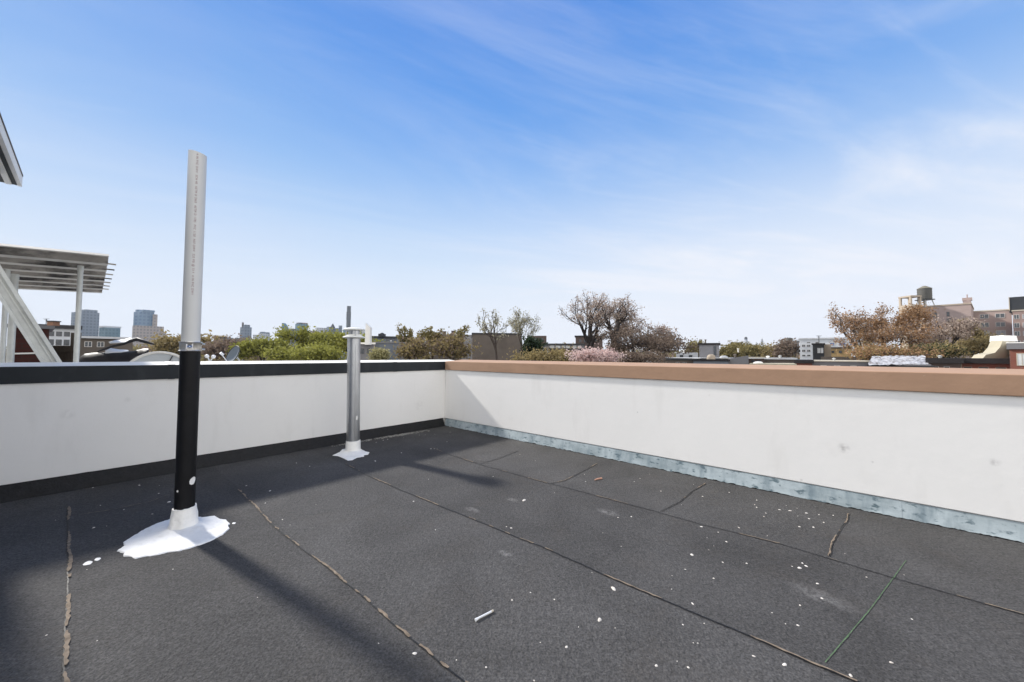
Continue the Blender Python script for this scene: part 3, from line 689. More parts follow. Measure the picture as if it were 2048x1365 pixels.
for i in range(1, 8):
    f = i / 8.2; bb = cbn - wid * f; e = can + (caf - can) * f
    b.box(P(e - .035 + .3, bb, ZC - .016), ea * .335, eb * .006, Z * .016)
b.build('rib', 'canopyshade', cp)
b = MB()   # purlins under the sheet
for aa in (2.7, 3.4):
    b.box(P(can + aa, cbn - wid / 2, ZC - .075 - .2 * aa / 3.6), ea * .02, eb * (wid / 2 - .05), Z * .05)
b.build('purlin', 'steel', cp)
def post(px, py, r, matn='steel2', base_sleeve=True, bplane=None, ztop=None):
    t = onb(px, py, bplane) if bplane is not None else on(px, py, ZC - .03)
    zt = ztop or t.z
    b = MB(); b.tube([Vector((t.x, t.y, ZR)), Vector((t.x, t.y, zt))], r, 16)
    if base_sleeve:
        b.tube([Vector((t.x, t.y, ZR)), Vector((t.x, t.y, ZR + .03))], r * 2.2, 16)
        b.tube([Vector((t.x, t.y, zt - .07)), Vector((t.x, t.y, zt - .0))], r * 1.12, 16)
    b.build('post', matn, cp, smooth=True); return t
pt = post(161.5, 532, .0245)
bb_ = ab(pt)[1]
post(9, 640, .021, bplane=bb_ - .15, ztop=ZC - .15); post(22, 690, .03, bplane=bb_ - .35, ztop=ZC - .17)
# diagonal brace, channel section
def brace():
    bp = cbn - .10
    p1 = onb(106, 729, bp); p0 = onb(-8, 552, bp)
    d = (p1 - p0).normalized(); p1 = p1 + d * ((ZR - p1.z) / d.z); 
    up = p0 - d * 0.25
    side = Z.cross(d); nrm = eb.copy(); w = nrm.cross(d).normalized(); hw = .066
    b = MB()
    def bar(off, hw_, dep0, dep1):
        q = [off - hw_, off + hw_]
        bt = [up + w * q[0] + nrm * dep0, up + w * q[1] + nrm * dep0, up + w * q[1] + nrm * dep1, up + w * q[0] + nrm * dep1]
        b.prism(bt, [x + (p1 - up) for x in bt])
    bar(0, hw, -.012, -.006); bar(-hw + .013, .013, -.006, .030); bar(hw - .015, .015, -.006, .024); bar(.008, .005, -.006, .006)
    b.build('brace', 'steel2', cp)
brace()
# brick stair hut behind the canopy posts
def boxthing(name, label, cat, px0, px1, pyt, Y, depth, matn, zb=-11.0, yaw=0.0, topmat=None, part='wall', group=None, bulge=1.0):
    pc = at((px0 + px1) / 2, pyt, Y); zt = pc.z
    r0, r1 = at(px0, pyt, Y), at(px1, pyt, Y)
    rad = Vector((pc.x, pc.y, 0)); dist = rad.length; rad.normalize()
    a0 = math.atan2(r0.x, r0.y); a1 = math.atan2(r1.x, r1.y); w = 2 * dist * math.tan(abs(a1 - a0) / 2) * bulge
    rot = Matrix.Rotation(R(yaw), 3, 'Z'); dy = rot @ rad; dx = Vector((dy.y, -dy.x, 0))
    bc = Vector((pc.x, pc.y, zb)); t = thing(name, label, cat, bc, group)
    b = MB(); b.prism([bc - dx * w / 2, bc + dx * w / 2, bc + dx * w / 2 + dy * depth, bc - dx * w / 2 + dy * depth],
                      [Vector((q.x, q.y, zt)) for q in (bc - dx * w / 2, bc + dx * w / 2, bc + dx * w / 2 + dy * depth, bc - dx * w / 2 + dy * depth)], 0, 0)
    wo = b.build(part, matn, t)
    if topmat:
        bb = MB(); bb.prism([Vector((q.x, q.y, zt)) for q in (bc - dx * w * .49, bc + dx * w * .49, bc + dx * w * .49 + dy * depth * .98, bc - dx * w * .49 + dy * depth * .98)],
                            [Vector((q.x, q.y, zt + .04)) for q in (bc - dx * w * .49, bc + dx * w * .49, bc + dx * w * .49 + dy * depth * .98, bc - dx * w * .49 + dy * depth * .98)])
        bb.build('roof', topmat, t)
    info = dict(t=t, wall=wo, c=Vector((pc.x, pc.y, 0)), dx=dx, dy=dy, w=w, zt=zt, d=depth, Y=Y, px0=px0, px1=px1)
    return info
def face_pt(I, u, z, out=0.0):     # u 0..1 across the front face
    p = I['c'] + I['dx'] * ((u - .5) * I['w']) - I['dy'] * out; return Vector((p.x, p.y, z))
def zpx(I, py):
    return at((I['px0'] + I['px1']) / 2, py, I['Y']).z
def cap(I, py0, py1, matn, name='coping', out=.12, over=.004):
    z0, z1 = zpx(I, py1), zpx(I, py0); w = I['w'] * (1 + over) ; dx, dy = I['dx'], I['dy']
    b = MB(); c = I['c'] + dy * I['d'] / 2; b.box(Vector((c.x, c.y, z0)), dx * (w / 2 + out), dy * (I['d'] / 2 + out), Z * max(.05, z1 - z0)); return b.build(name, matn, I['t'])
def window(I, px0, px1, py0, py1, glass='glass', frame='wframe', mull=True, name='window', sill=False):
    u0 = (px0 - I['px0']) / (I['px1'] - I['px0']); u1 = (px1 - I['px0']) / (I['px1'] - I['px0'])
    z1, z0 = zpx(I, py0), zpx(I, py1); fw = min((z1 - z0), (u1 - u0) * I['w']) * .10
    def bx(ua, ub, za, zb_, o0, o1, mi):
        a_ = face_pt(I, ua, za, o1); c_ = face_pt(I, ub, za, o1); d_ = face_pt(I, ub, za, o0); e_ = face_pt(I, ua, za, o0)
        b.prism([a_, c_, d_, e_], [q + Z * (zb_ - za) for q in (a_, c_, d_, e_)], mi)
    b = MB(); fu = fw / I['w']; k = max(.03, I['Y'] * .0006)
    bx(u0 - fu, u0, z0 - fw, z1 + fw, -.0, k, 0); bx(u1, u1 + fu, z0 - fw, z1 + fw, 0, k, 0)
    bx(u0, u1, z1, z1 + fw, 0, k, 0); bx(u0, u1, z0 - fw, z0, 0, k * 1.3, 0)
    if mull: bx((u0 + u1) / 2 - fu * .4, (u0 + u1) / 2 + fu * .4, z0, z1, 0, k * .8, 0)
    w = b.build(name, frame, I['t'])
    b = MB(); bx(u0, u1, z0, z1, -.0, k * .35, 0); b.build('pane', glass, w)
    return w
def grid(I, cols, rows, glasses=('glass',), **kw):
    for i, (a, c) in enumerate(cols):
        for j, (d, e) in enumerate(rows): window(I, a, c, d, e, glass=glasses[(i * 3 + j * 2) % len(glasses)], **kw)

hut = boxthing('brick_stair_hut', 'dark maroon brick roof hut with a pale pipe across, behind the posts', 'roof hut', 27, 100, 654, 5.6, 1.5, 'maroon', zb=0.02)
cap(hut, 652, 657, 'greywall', 'roof', out=.05)
b = MB(); b.tube([face_pt(hut, .02, zpx(hut, 708), .03), face_pt(hut, .98, zpx(hut, 706), .03)], .012, 8); b.build('conduit', 'trim', hut['t'])
fe = thing('board_fence', 'grey brown board fence between the brick hut and the black tarpaulin', 'fence', at(125, 728, 6.3))
fe.location.z = 0.02
b = MB(); f0, f1 = at(100, 728, 6.6), at(158, 728, 6.6); f0.z = f1.z = 0.02; nB = 9
for i in range(nB):
    p = f0.lerp(f1, i / nB); q = f0.lerp(f1, (i + .93) / nB); hx = at(120, 694, 6.6).z if i < 6 else at(150, 668, 6.6).z; dd = Vector((0, .02, 0))
    b.prism([p, q, q + dd, p + dd], [x + Z * hx for x in (p, q, q + dd, p + dd)])
b.build('board', 'wood', fe)
b = MB(); hr = at(120, 703, 6.6).z; b.prism([f0 + Z * (hr - .03) - Vector((0, .03, 0)), f1 + Z * (hr - .03) - Vector((0, .03, 0)), f1 + Z * (hr - .03), f0 + Z * (hr - .03)], [x + Z * .035 for x in (f0 + Z * (hr - .03) - Vector((0, .03, 0)), f1 + Z * (hr - .03) - Vector((0, .03, 0)), f1 + Z * (hr - .03), f0 + Z * (hr - .03))]); b.build('rail', 'wood', fe)

# black tarpaulin heap
def heap(name, label, cat, prof, Y, depth, matn, zb, seed=0, amp=.02, thick=None):
    c = at(sum(p[0] for p in prof) / len(prof), 700, Y); c.z = zb; mb = MB(); k = 0; nv = 12; cols = []
    xs = []
    for i in range(len(prof) - 1):
        for q in range(6): t = q / 6; xs.append((prof[i][0] * (1 - t) + prof[i + 1][0] * t, prof[i][1] * (1 - t) + prof[i + 1][1] * t))
    xs.append(prof[-1])
    for (x, y) in xs:
        top = at(x, y, Y); rad = Vector((top.x, top.y, 0)).normalized()
        hgt = max(.01, top.z - zb)
        for j in range(nv + 1):
            t = j / nv * math.pi; p = Vector((top.x, top.y, 0)) + rad * (-math.cos(t) * depth * .5)
            zz = zb + hgt * (math.sin(t) ** .45 if 0 < j < nv else 0)
            p = Vector((p.x, p.y, zz)); mb.v.append(p + Vector((noise.noise(p * 6 + Vector((seed, 0, 0))), noise.noise(p * 6 + Vector((0, seed, 9))), 0)) * amp + Z * (noise.noise(p * 8) * amp * .5 * (0 < j < nv)))
    m_ = nv + 1
    for i in range(len(xs) - 1):
        for j in range(nv): a = i * m_ + j; mb.face([a, a + m_, a + m_ + 1, a + 1])
    mb.face(list(range(m_))); mb.face(list(range((len(xs) - 1) * m_, len(xs) * m_))[::-1])
    return tag(mb.build(name, matn, origin=c, smooth=True), label, cat)
heap('covered_heap', 'black tarpaulin covered heap behind the wall, left of the big round dish', 'tarpaulin', [(152, 729), (158, 716), (168, 708), (200, 705), (230, 705), (262, 703), (285, 698), (298, 697)], 5.7, .7, 'blacktarp', .02)
def crumple(label, prof_top, prof_bot, Y, matn='plastic', seed=1):
    mb = MB(); n_ = len(prof_top); c = at(prof_top[0][0], prof_top[0][1], Y)
    rows = 5
    for i in range(n_):
        for j in range(rows):
            t = j / (rows - 1); x = prof_top[i][0] * (1 - t) + prof_bot[i][0] * t; y = prof_top[i][1] * (1 - t) + prof_bot[i][1] * t
            p = at(x, y, Y - .22 * t); mb.v.append(p + Vector((0, 0, .012 * noise.noise(p * 20 + Vector((seed, 0, 0))))))
    for i in range(n_ - 1):
        for j in range(rows - 1): a = i * rows + j; mb.face([a, a + rows, a + rows + 1, a + 1])
    o = mb.build('plastic_sheet', matn, origin=c, smooth=True); so = o.modifiers.new('thick', 'SOLIDIFY'); so.thickness = .006
    return tag(o, label, 'plastic sheet', 'white plastic sheets on the black tarpaulin')
crumple('crumpled white plastic sheet lying highest on the black tarpaulin', [(218, 685), (232, 681), (248, 680), (262, 676)], [(220, 688), (234, 687), (250, 686), (266, 679)], 5.9)
crumple('small white plastic sheet lying lower on the black tarpaulin', [(210, 703), (222, 698), (240, 700), (256, 701)], [(212, 708), (226, 706), (242, 706), (258, 703)], 5.5, seed=4)
hs = MB(); pts = [at(x, y, 5.7) for x, y in ((196, 703), (222, 694), (248, 688), (262, 682), (275, 679), (290, 684), (308, 689))]
hs.tube(pts, [.012, .016, .02, .024, .028, .024, .012], 10)
tag(hs.build('black_hose', 'blacktarp', origin=pts[3], smooth=True), 'thick black hose arching over the tarpaulin heap', 'hose')

# dishes
def dish(name, label, pc, Y, rad, face, facemat, rimmat, spokes=0, depth=.12, squash=1.0):
    c = at(*pc, Y); t = thing(name, label, 'satellite dish', Vector((c.x, c.y, .02)), 'satellite dishes behind the left wall')
    ax = face.normalized(); b = MB(); pr = []
    for i in range(9): f = i / 8; pr.append((max(.002, rad * f), -rad * depth * 2 * (1 - f * f)))
    b.lathe(c, pr + [(rad, .004), (rad * .99, -.01)] + [(max(.002, rad * f / 8), -rad * depth * 2 * (1 - (f / 8) ** 2) - .01) for f in range(7, -1, -1)], 40, ax=ax)
    d = b.build('bowl', facemat, t, smooth=True)
    b = MB(); x = ax.orthogonal().normalized(); y = ax.cross(x)
    ring_ = [c + (x * math.cos(q / 40 * 6.2832) + y * math.sin(q / 40 * 6.2832)) * rad for q in range(41)]
    b.tube(ring_, rad * .05 if spokes else rad * .035, 8, cap=False); b.build('rim', rimmat, d, smooth=True)
    if spokes:
        b = MB()
        up = (Z - ax * Z.dot(ax)).normalized(); rt = up.cross(ax)
        for ang in (-55, 22, 150, 215):
            q = up * math.cos(R(ang)) + rt * math.sin(R(ang)); b.tube([c - ax * rad * depth * 1.9, c - ax * rad * depth * .9 + q * rad * .55, c + q * rad], .006, 6)
        b.build('spoke', 'darkmetal', d)
    b = MB(); back = c - ax * (rad * depth * 2 + .02); b.tube([back, back - ax * .06 - Z * .05, Vector((back.x, back.y, .03)) - ax * .06], .016, 8)
    b.tube([Vector((back.x, back.y, .02)) - ax * .06, Vector((back.x, back.y, .04)) - ax * .06], .09, 12)
    b.build('mast', 'steel', t, smooth=True)
    # feed arm
    b = MB(); up = (Z - ax * Z.dot(ax)).normalized(); tipf = c + ax * rad * .9 - up * rad * .35
    b.tube([c - up * rad * .98 - ax * .01, tipf], .008, 8); b.tube([tipf - ax * .02, tipf + ax * .03 + up * .02], .022, 10)
    b.build('feed_arm', 'plastic', t, smooth=True)
    return t
dish('satellite_dish', 'large round pale dish with dark spokes, cut by the tall pipe', (316, 757), 5.3, .375, Vector((.55, -.82, .25)), 'dishlight', 'rim', spokes=4)
dish('satellite_dish', 'small dark grey oval dish right of the tall pipe', (465, 710), 6.4, .165, Vector((-.05, -.9, .42)) + Vector((-.42, 0, 0)), 'dish', 'darkmetal', depth=.1)
q = at(420, 722, 6.0); t = thing('antenna', 'little white twin antenna between the tall pipe and small dark dish', 'antenna', Vector((q.x, q.y, .02)))
b = MB(); b.tube([Vector((q.x, q.y, .02)), Vector((q.x, q.y, q.z))], .012, 8); b.tube([at(407, 726, 6), at(421, 722, 6), at(430, 728, 6)], .010, 8); b.build('mast', 'steel', t)
b = MB()
for (x, y) in ((414, 713), (427, 714)):
    e = at(x, y, 6); b.tube([Vector((q.x, q.y, q.z - .01)), e], .008, 6); b.lathe(e, [(.006, -.03), (.028, -.012), (.030, .012), (.012, .03)], 12, ax=Vector((x - 420, -8, 4)), closed=True)
b.build('feed_horn', 'plastic', t, smooth=True)

# ------------------------------------------------------------------ skyline of far towers
F = {}
F['blueglass'] = facade('blue_glass_tower', (0.085, 0.165, 0.25), (0.035, 0.10, 0.19), 9, 11, .25)
F['tealglass'] = facade('teal_glass_tower', (0.07, 0.15, 0.175), (0.035, 0.10, 0.13), 9, 9, .25)
F['greytower'] = facade('grey_tower', (0.12, 0.15, 0.18), (0.055, 0.08, 0.115), 8, 9, .6)
F['beigetower'] = facade('beige_tower', (0.30, 0.25, 0.21), (0.17, 0.15, 0.14), 8, 9, .8)
F['browntower'] = facade('brown_tower', (0.16, 0.10, 0.085), (0.08, 0.06, 0.06), 8, 9, .8)
F['darktower'] = facade('dark_tower', (0.030, 0.040, 0.045), (0.018, 0.026, 0.032), 10, 5, .4)
F['palecity'] = facade('pale_blocks', (0.45, 0.46, 0.47), (0.20, 0.23, 0.27), 5, 6, .7)
FAR = 1000.0
def tower(label, px0, px1, pyt, m, extras=(), Y=FAR, cat='tower', name='tower', depth=None, yaw=20, crown=None):
    w = (px1 - px0) * Y / FPX; I = boxthing(name, label, cat, px0, px1, pyt, Y, depth or w * .8, F.get(m) or M_[m], yaw=yaw, bulge=.82 if yaw else 1)
    for (a, c_, y0, y1, mm, nm) in extras:     # stacked volumes on top or stepped blocks at its side
        pa, pb = at(a, y0, Y), at(c_, y0, Y); z1, z0 = at((a + c_) / 2, y0, Y).z, at((a + c_) / 2, y1, Y).z
        cc = (pa + pb) / 2; ww = (pb - pa).length; b = MB(); b.box(Vector((cc.x, cc.y, z0)) + I['dy'] * I['d'] * .4, I['dx'] * ww * .45, I['dy'] * min(I['d'] * .35, ww * .5), Z * (z1 - z0))
        b.build(nm, F.get(mm) or M_.get(mm), I['t'])
    return I
tower('wide grey blue far tower with a small crown, right of the canopy post', 157, 205, 625, 'greytower', [(177, 196, 620, 625, 'greytower', 'crown')])
I = tower('low pale blue far glass block beside the grey blue tower', 205, 246, 656, 'tealglass', [(210, 240, 653, 656, 'silverroof', 'crown')], depth=30)
I = tower('blue glass far tower with rounded top on a beige podium', 277, 313, 624, 'blueglass', [(279, 287, 619.5, 624, 'blueglass', 'crown'), (289, 309, 620.5, 624, 'blueglass', 'crown'), (313, 319, 629, 712, 'beigetower', 'side_block')])
b = MB(); cc = (at(277, 652, FAR - 2) + at(317, 652, FAR - 2)) / 2; zb_ = -11
b.box(Vector((cc.x, cc.y, zb_)), I['dx'] * 27, I['dy'] * 14, Z * (at(297, 653, FAR).z + 11)); b.build('podium', F['beigetower'], I['t'])
tower('beige far block at the foot of the blue glass tower', 316, 335, 664, 'beigetower', Y=900)
tower('stepped grey far tower with a thin spire, right of the small dish', 485, 506, 655, 'greytower', [(487, 490, 645, 655, 'brownwall', 'spire'), (491, 501, 650, 655, 'greytower', 'crown')])
tower('low pale far block beside the stepped grey tower', 506, 521, 670, 'palecity', yaw=0)
tower('small domed pale far tower', 521, 543, 667, 'palecity', [(524, 532, 664, 667, 'greytower', 'crown'), (535, 541, 665, 667, 'greytower', 'crown')])
# sail topped teal tower
I = tower('teal far tower with a curved sail shaped top', 561, 581, 661, 'tealglass')
b = MB(); prof = [(563, 661), (563.5, 647), (566, 646.5), (569, 650), (571.5, 655), (573, 660)]
fr = [at(x, y, FAR) for x, y in prof]; b.prism(fr, [p + Vector((0, 12, 0)) for p in fr]); b.build('sail_top', F['tealglass'], I['t'])
tower('dark low far block between the teal tower and brown topped tower', 574, 596, 658, 'darktower', yaw=0)
tower('square far tower half teal and half rust brown', 595, 619, 648, 'tealglass', [(606, 615, 646.5, 664, 'browntower', 'brown_face'), (598, 616, 646, 648, 'darkmetal', 'crown')])
tower('low beige far block right of the brown topped tower', 620, 632, 662, 'beigetower', yaw=0)
tower('broad pale grey far block left of the pointed tower', 632, 656, 656, 'palecity', yaw=10)
I = tower('grey far tower with a dark pointed roof', 656, 671, 654, 'greytower')
c_ = at(665.5, 656, FAR); b = MB(); b.lathe(Vector((c_.x, c_.y, c_.z)), [(7, 0), (4, 5), (.2, 12)], 4); b.build('pointed_roof', 'darkroof', I['t'])
tower('grey blue far block with a square corner turret', 671, 686, 657, 'greytower', [(680, 685.5, 651.5, 657, 'greytower', 'crown')])
tower('very tall slender dark tower rising behind the flue cap', 693, 702.5, 640, 'darktower', [(693.6, 702.4, 624, 640, 'darktower', 'upper_shaft'), (694.8, 702.2, 612.5, 624, 'darktower', 'upper_shaft')], yaw=10, Y=1150)
tower('small pale far block right of the flue cap', 720, 730, 660, 'palecity', yaw=0)
tower('short grey far slab left of the blue glass tower', 262, 276, 676, 'greytower', yaw=0)
tower('little teal far tower between the brown edged building and small dish', 470, 478, 676, 'tealglass', yaw=0)
tower('small blue grey far tower left of the tall slender dark tower', 686, 692, 660, 'blueglass', yaw=0)
tower('low blue grey far block beyond the thin shoots right of the gable', 824, 836, 683, 'greytower', yaw=0)
tower('pale far block beyond the sparse olive tree', 838, 850, 680, 'palecity', yaw=0)
tower('narrow grey far tower beyond the brown shrubby tree', 851, 856, 676, 'greytower', yaw=0)
def cone_tower(label, px0, px1, pyt, dome):
    c = at((px0 + px1) / 2, 712, FAR); w = (px1 - px0) / 2 * FAR / FPX; zt = at((px0 + px1) / 2, pyt, FAR).z
    t = thing('tower', label, 'tower', Vector((c.x, c.y, -11))); b = MB()
    b.lathe(Vector((c.x, c.y, -11)), [(w, 0), (w, (zt + 11) * .35), (w * .85, (zt + 11) * .6), (w * .62, (zt + 11) * .82), (w * .45, (zt + 11) * .93)] + ([(w * .4, zt + 11 - 3), (.3, zt + 11)] if not dome else []), 16); b.build('shaft', F['palecity'], t, smooth=True)
    if dome:
        b = MB(); b.lathe(Vector((c.x, c.y, -11)), [(w * .5, (zt + 11) * .9), (w * .52, (zt + 11) * .95), (w * .3, zt + 11 - .8), (.2, zt + 11)], 16); b.build('dome', 'darkmetal', t, smooth=True)
cone_tower('far rounded tower with a dark domed top, beyond the olive trees', 1487, 1498, 674, True)
cone_tower('far slim pointed tower, rightmost beyond the olive trees', 1520, 1529, 676.5, False)
tower('tiny dark far block left of the slim pointed tower', 1511, 1515, 688, 'greytower', yaw=0)

# ------------------------------------------------------------------ middle distance buildings
def B(name, label, cat, px0, px1, pyt, Y, depth, m, yaw=0, caps=(), wins=(), top=None, zb=-11.0, **kw):
    I = boxthing(name, label, cat, px0, px1, pyt, Y, depth, F.get(m) or m, zb=zb, yaw=yaw, topmat=top)
    for (y0, y1, mm, nm, out) in caps: cap(I, y0, y1, mm, nm, out)
    for wv in wins: grid(I, *wv[:2], **(wv[2] if len(wv) > 2 else {}))
    return I
B('house', 'pale house with a grey window band and dark roof beyond the board fence', 'house', 62, 158, 655, 42, 12, 'whitewall', caps=[(650, 657, 'darkroof', 'roof', .3)],
  wins=[([(84, 92), (98, 108), (114, 124), (130, 140)], [(664, 672), (680, 690)], dict(frame='dframe'))])
c_ = at(107, 648, 40); t = thing('chimney', 'small orange chimney on the pale house, seen under the canopy', 'chimney', Vector((c_.x, c_.y, at(107, 652, 40).z)))
b = MB(); b.box(t.location, Vector((.33, 0, 0)), Vector((0, .3, 0)), Z * .42); b.build('stack', 'orangebrick', t); b = MB(); b.box(t.location + Z * .42, Vector((.40, 0, 0)), Vector((0, .36, 0)), Z * .10); b.build('cap', 'darkroof', t)
B('house', 'low dark brown house below the grey blue tower, with a white vent', 'house', 160, 268, 676, 32, 10, 'brownwall', caps=[(674, 678, 'silverroof', 'roof', .2)],
  wins=[([(172, 184), (196, 208)], [(685, 694)], dict(frame='wframe'))])
B('building', 'brown building with a bright flat roof edge, seen right of the tall pipe', 'building', 428, 452, 673, 190, 25, 'brownwall', caps=[(671.5, 674, 'coping', 'roof', .5)], wins=[([(432, 439), (442, 449)], [(676, 680), (684, 688)], dict(frame='dframe'))])
B('building', 'squat blue grey building right of the bright edged brown one', 'building', 452, 466, 676, 230, 25, 'greywall2', wins=[([(454, 458), (460, 464)], [(679, 683)], dict(frame='dframe'))])
B('building', 'beige low building just left of the tall pipe', 'building', 334, 352, 680, 170, 25, 'beige', wins=[([(336, 341), (344, 349)], [(684, 688)], dict(frame='dframe'))])
# house with white pylon chimney right of the flue
I = B('house', 'grey rear of a house with white roof edge, right behind the flue', 'house', 716, 748, 688, 38, 10, 'greywall', caps=[(685.5, 689, 'trim', 'roof', .15)], wins=[([(722, 728), (735, 741)], [(698, 707)], dict(frame='dframe'))])
c_ = at(736, 690, 37.6); zt = at(736, 647, 37.6).z; t = thing('chimney', 'tall white pylon chimney with slanted top, right of the flue', 'chimney', Vector((c_.x, c_.y, c_.z)))
b = MB(); hw = 5 * 37.6 / FPX; bs_ = [c_ + Vector(q) for q in ((-hw, -.2, 0), (hw, -.2, 0), (hw, .3, 0), (-hw, .3, 0))]; tp = [Vector((p.x * 1 + (hw * .25 if i in (0, 3) else 0), p.y, zt - (.42 if i in (1, 2) else 0))) for i, p in enumerate(bs_)]
b.prism(bs_, tp); b.build('stack', 'trim', t)
B('building', 'dark teal building with roof boxes beyond the grey gable wall', 'building', 741, 803, 676, 120, 20, 'greywall2', caps=[(673, 677, 'darkmetal', 'roof', .3)], wins=[([(772, 777), (780, 785), (788, 793)], [(678.5, 682)], dict(frame='dframe'))])
b = MB(); 
c_ = at(764, 674, 119); t = thing('roof_tank', 'small dark roof box on the dark teal building', 'roof box', Vector((c_.x, c_.y, c_.z))); b.box(c_, Vector((.9, 0, 0)), Vector((0, .9, 0)), Z * .9); b.lathe(c_ + Z * .9, [(.7, 0), (.6, .2), (.01, .45)], 12); b.build('housing', 'darkmetal', t)
B('building', 'plain blue grey blank gable wall behind the black coping', 'building', 748, 812, 686, 52, 14, 'greywall2', yaw=-6, caps=[(684.5, 687, 'greywall', 'coping', .1)])
B('building', 'slim beige house end between the pylon chimney and blank gable', 'building', 741, 750, 685, 50, 10, 'beige', wins=[([(743, 746)], [(697, 704)], dict(frame='dframe'))])
I = B('building', 'brown apartment block with roof stacks left of the bare trees', 'building', 862, 914, 672, 130, 20, 'brownwall', caps=[(670, 673, 'brownwall', 'roof', .3)], wins=[([(868, 872), (878, 884), (890, 896), (902, 908)], [(676, 682), (688, 694)], dict(frame='dframe', glasses=('glass', 'blind')))])
for i, (x, y, lab) in enumerate([(889, 664, 'left roof stack on the brown apartment block'), (906, 663, 'right roof stack on the brown apartment block')]):
    c_ = at(x, 671, 131); t = thing('chimney', lab, 'chimney', c_); b = MB(); h_ = at(x, y, 131).z - c_.z; b.box(c_, Vector((.5, 0, 0)), Vector((0, .5, 0)), Z * h_); b.box(c_ + Z * h_, Vector((.6, 0, 0)), Vector((0, .6, 0)), Z * .15); b.build('stack', 'brownbrick', t)
B('building', 'pale grey rear facade tucked beside the brown apartment block', 'building', 912, 946, 670, 115, 18, 'greywall', wins=[([(917, 920), (925, 929), (935, 940)], [(676, 684), (689, 696)], dict(frame='wframe'))])
I = B('building', 'big brown grey blank walled building behind the bare trees', 'building', 945, 1044, 668, 80, 18, 'brownwall', yaw=4, caps=[(666.5, 669.5, 'darkroof', 'coping', .12)])
for (x, y) in ((958, 664.5), (972, 665)):
    pass
B('building', 'square dark brown block on the skyline right of the bare trees', 'building', 1064, 1093, 672, 140, 20, 'brownbrick', wins=[([(1068, 1073), (1080, 1086)], [(677, 683)], dict(frame='dframe'))])
I = B('building', 'long grey row with bright windows above the orange brick house', 'building', 1080, 1168, 690, 110, 12, 'greywall', caps=[(687.5, 690.5, 'darkroof', 'roof', .3)], wins=[([(1100, 1108), (1112, 1120), (1124, 1129), (1132, 1139), (1146, 1152), (1156, 1161)], [(692, 697.5)], dict(frame='wframe', glasses=('palewin',)))]) if False else None
M_['palewin'] = mat('pale_window', (0.55, 0.56, 0.55), .3, var=.2, vs=1)  # one pale pane colour with slight variation
I = B('building', 'long grey row with bright windows above the orange brick house', 'building', 1080, 1168, 690, 110, 12, 'greywall', caps=[(687.5, 690.5, 'darkroof', 'roof', .3)], wins=[([(1100, 1108), (1112, 1120), (1124, 1129), (1132, 1139), (1146, 1152), (1156, 1161)], [(692, 697.5)], dict(frame='wframe', glasses=('palewin',)))])
I = B('house', 'orange brick house with dark flat roof below the bright windowed row', 'house', 1100, 1170, 700, 62, 10, 'orangebrick', caps=[(697, 701.5, 'darkroof', 'roof', .25)], wins=[([(1103, 1106), (1115, 1121), (1143, 1150)], [(708, 717)], dict(frame='dframe'))])
I = B('house', 'small white gabled shed between dark shrub and orange house', 'shed', 1090, 1101, 703, 55, 4, 'whitewall')
B('building', 'brown brick block glimpsed through the big tree', 'building', 1151, 1205, 673, 120, 18, 'brownbrick', caps=[(671.5, 674, 'cornice', 'cornice', .3)], wins=[([(1158, 1162), (1168, 1172), (1190, 1194)], [(679, 685)], dict(frame='dframe'))])
B('house', 'low pale roofed house just right of the big tree', 'house', 1352, 1396, 706, 58, 12, 'whitewall', top='silverroof', wins=[([(1360, 1366), (1378, 1384)], [(711, 716)], dict(frame='dframe'))])
B('house', 'brown row house end left of the long grey wall', 'house', 1310, 1386, 719.5, 36, 14, 'brownwall', top='silverroof', caps=[(717.5, 720.5, 'darkroof', 'coping', .1)], wins=[([(1352, 1358), (1366, 1372)], [(725, 729)], dict(frame='wframe'))])
# grey house with bulkhead and sloping side wall
I = B('house', 'long grey house with silver roof and a wall sloping up at its right', 'house', 1386, 1456, 721, 34, 9, 'greywall2', caps=[(719.5, 722.5, 'cornice', 'cornice', .12)], wins=[([(1394, 1402), (1415, 1424), (1435, 1443)], [(728.5, 732)], dict(frame='dframe', mull=False))])
b = MB(); w0 = at(1456, 718, 34); w1 = at(1497, 711.5, 33.2); d_ = Vector((w1.x - w0.x, w1.y - w0.y, 0)); pr = d_.normalized(); per = Vector((-pr.y, pr.x, 0)) * .3
q0 = Vector((w0.x, w0.y, -11)); q1 = Vector((w1.x, w1.y, -11)); zlo, zhi = w0.z, w1.z
b.prism([q0, q1, q1 + per, q0 + per], [Vector((q0.x, q0.y, zlo)), Vector((q1.x, q1.y, zhi)), Vector((q1.x, q1.y, zhi)) + per, Vector((q0.x, q0.y, zlo)) + per]); b.build('sloping_wall', 'greywall', I['t'])
b = MB(); c_ = at(1450, 717, 39); b.box(Vector((c_.x - .8, c_.y + 1, at(1440, 716.5, 34).z - .05)), Vector((3.9, .3, 0)), Vector((-.4, 4.2, 0)), Z * .06); b.build('roof', 'silverroof', I['t'])
I = B('stair_bulkhead', 'grey roof bulkhead with narrow dark door on the silver roofed house', 'bulkhead', 1398, 1438, 690, 40, 3.0, 'greywall', caps=[(686.5, 690.5, 'cornice', 'roof', .12)], zb=at(1418, 716.5, 36).z - .3)
window(I, 1427.5, 1432, 693, 711, 'glass', 'dframe', mull=False, name='door')
c_ = at(1411, 688, 41); t = thing('vent_pipe', 'thin brown vent standing above the grey roof bulkhead', 'vent pipe', c_); b = MB(); b.tube([c_, c_ + Z * .42], .07, 8); b.tube([c_ + Z * .38, c_ + Z * .47], .11, 8); b.build('pipe', 'wood', t)
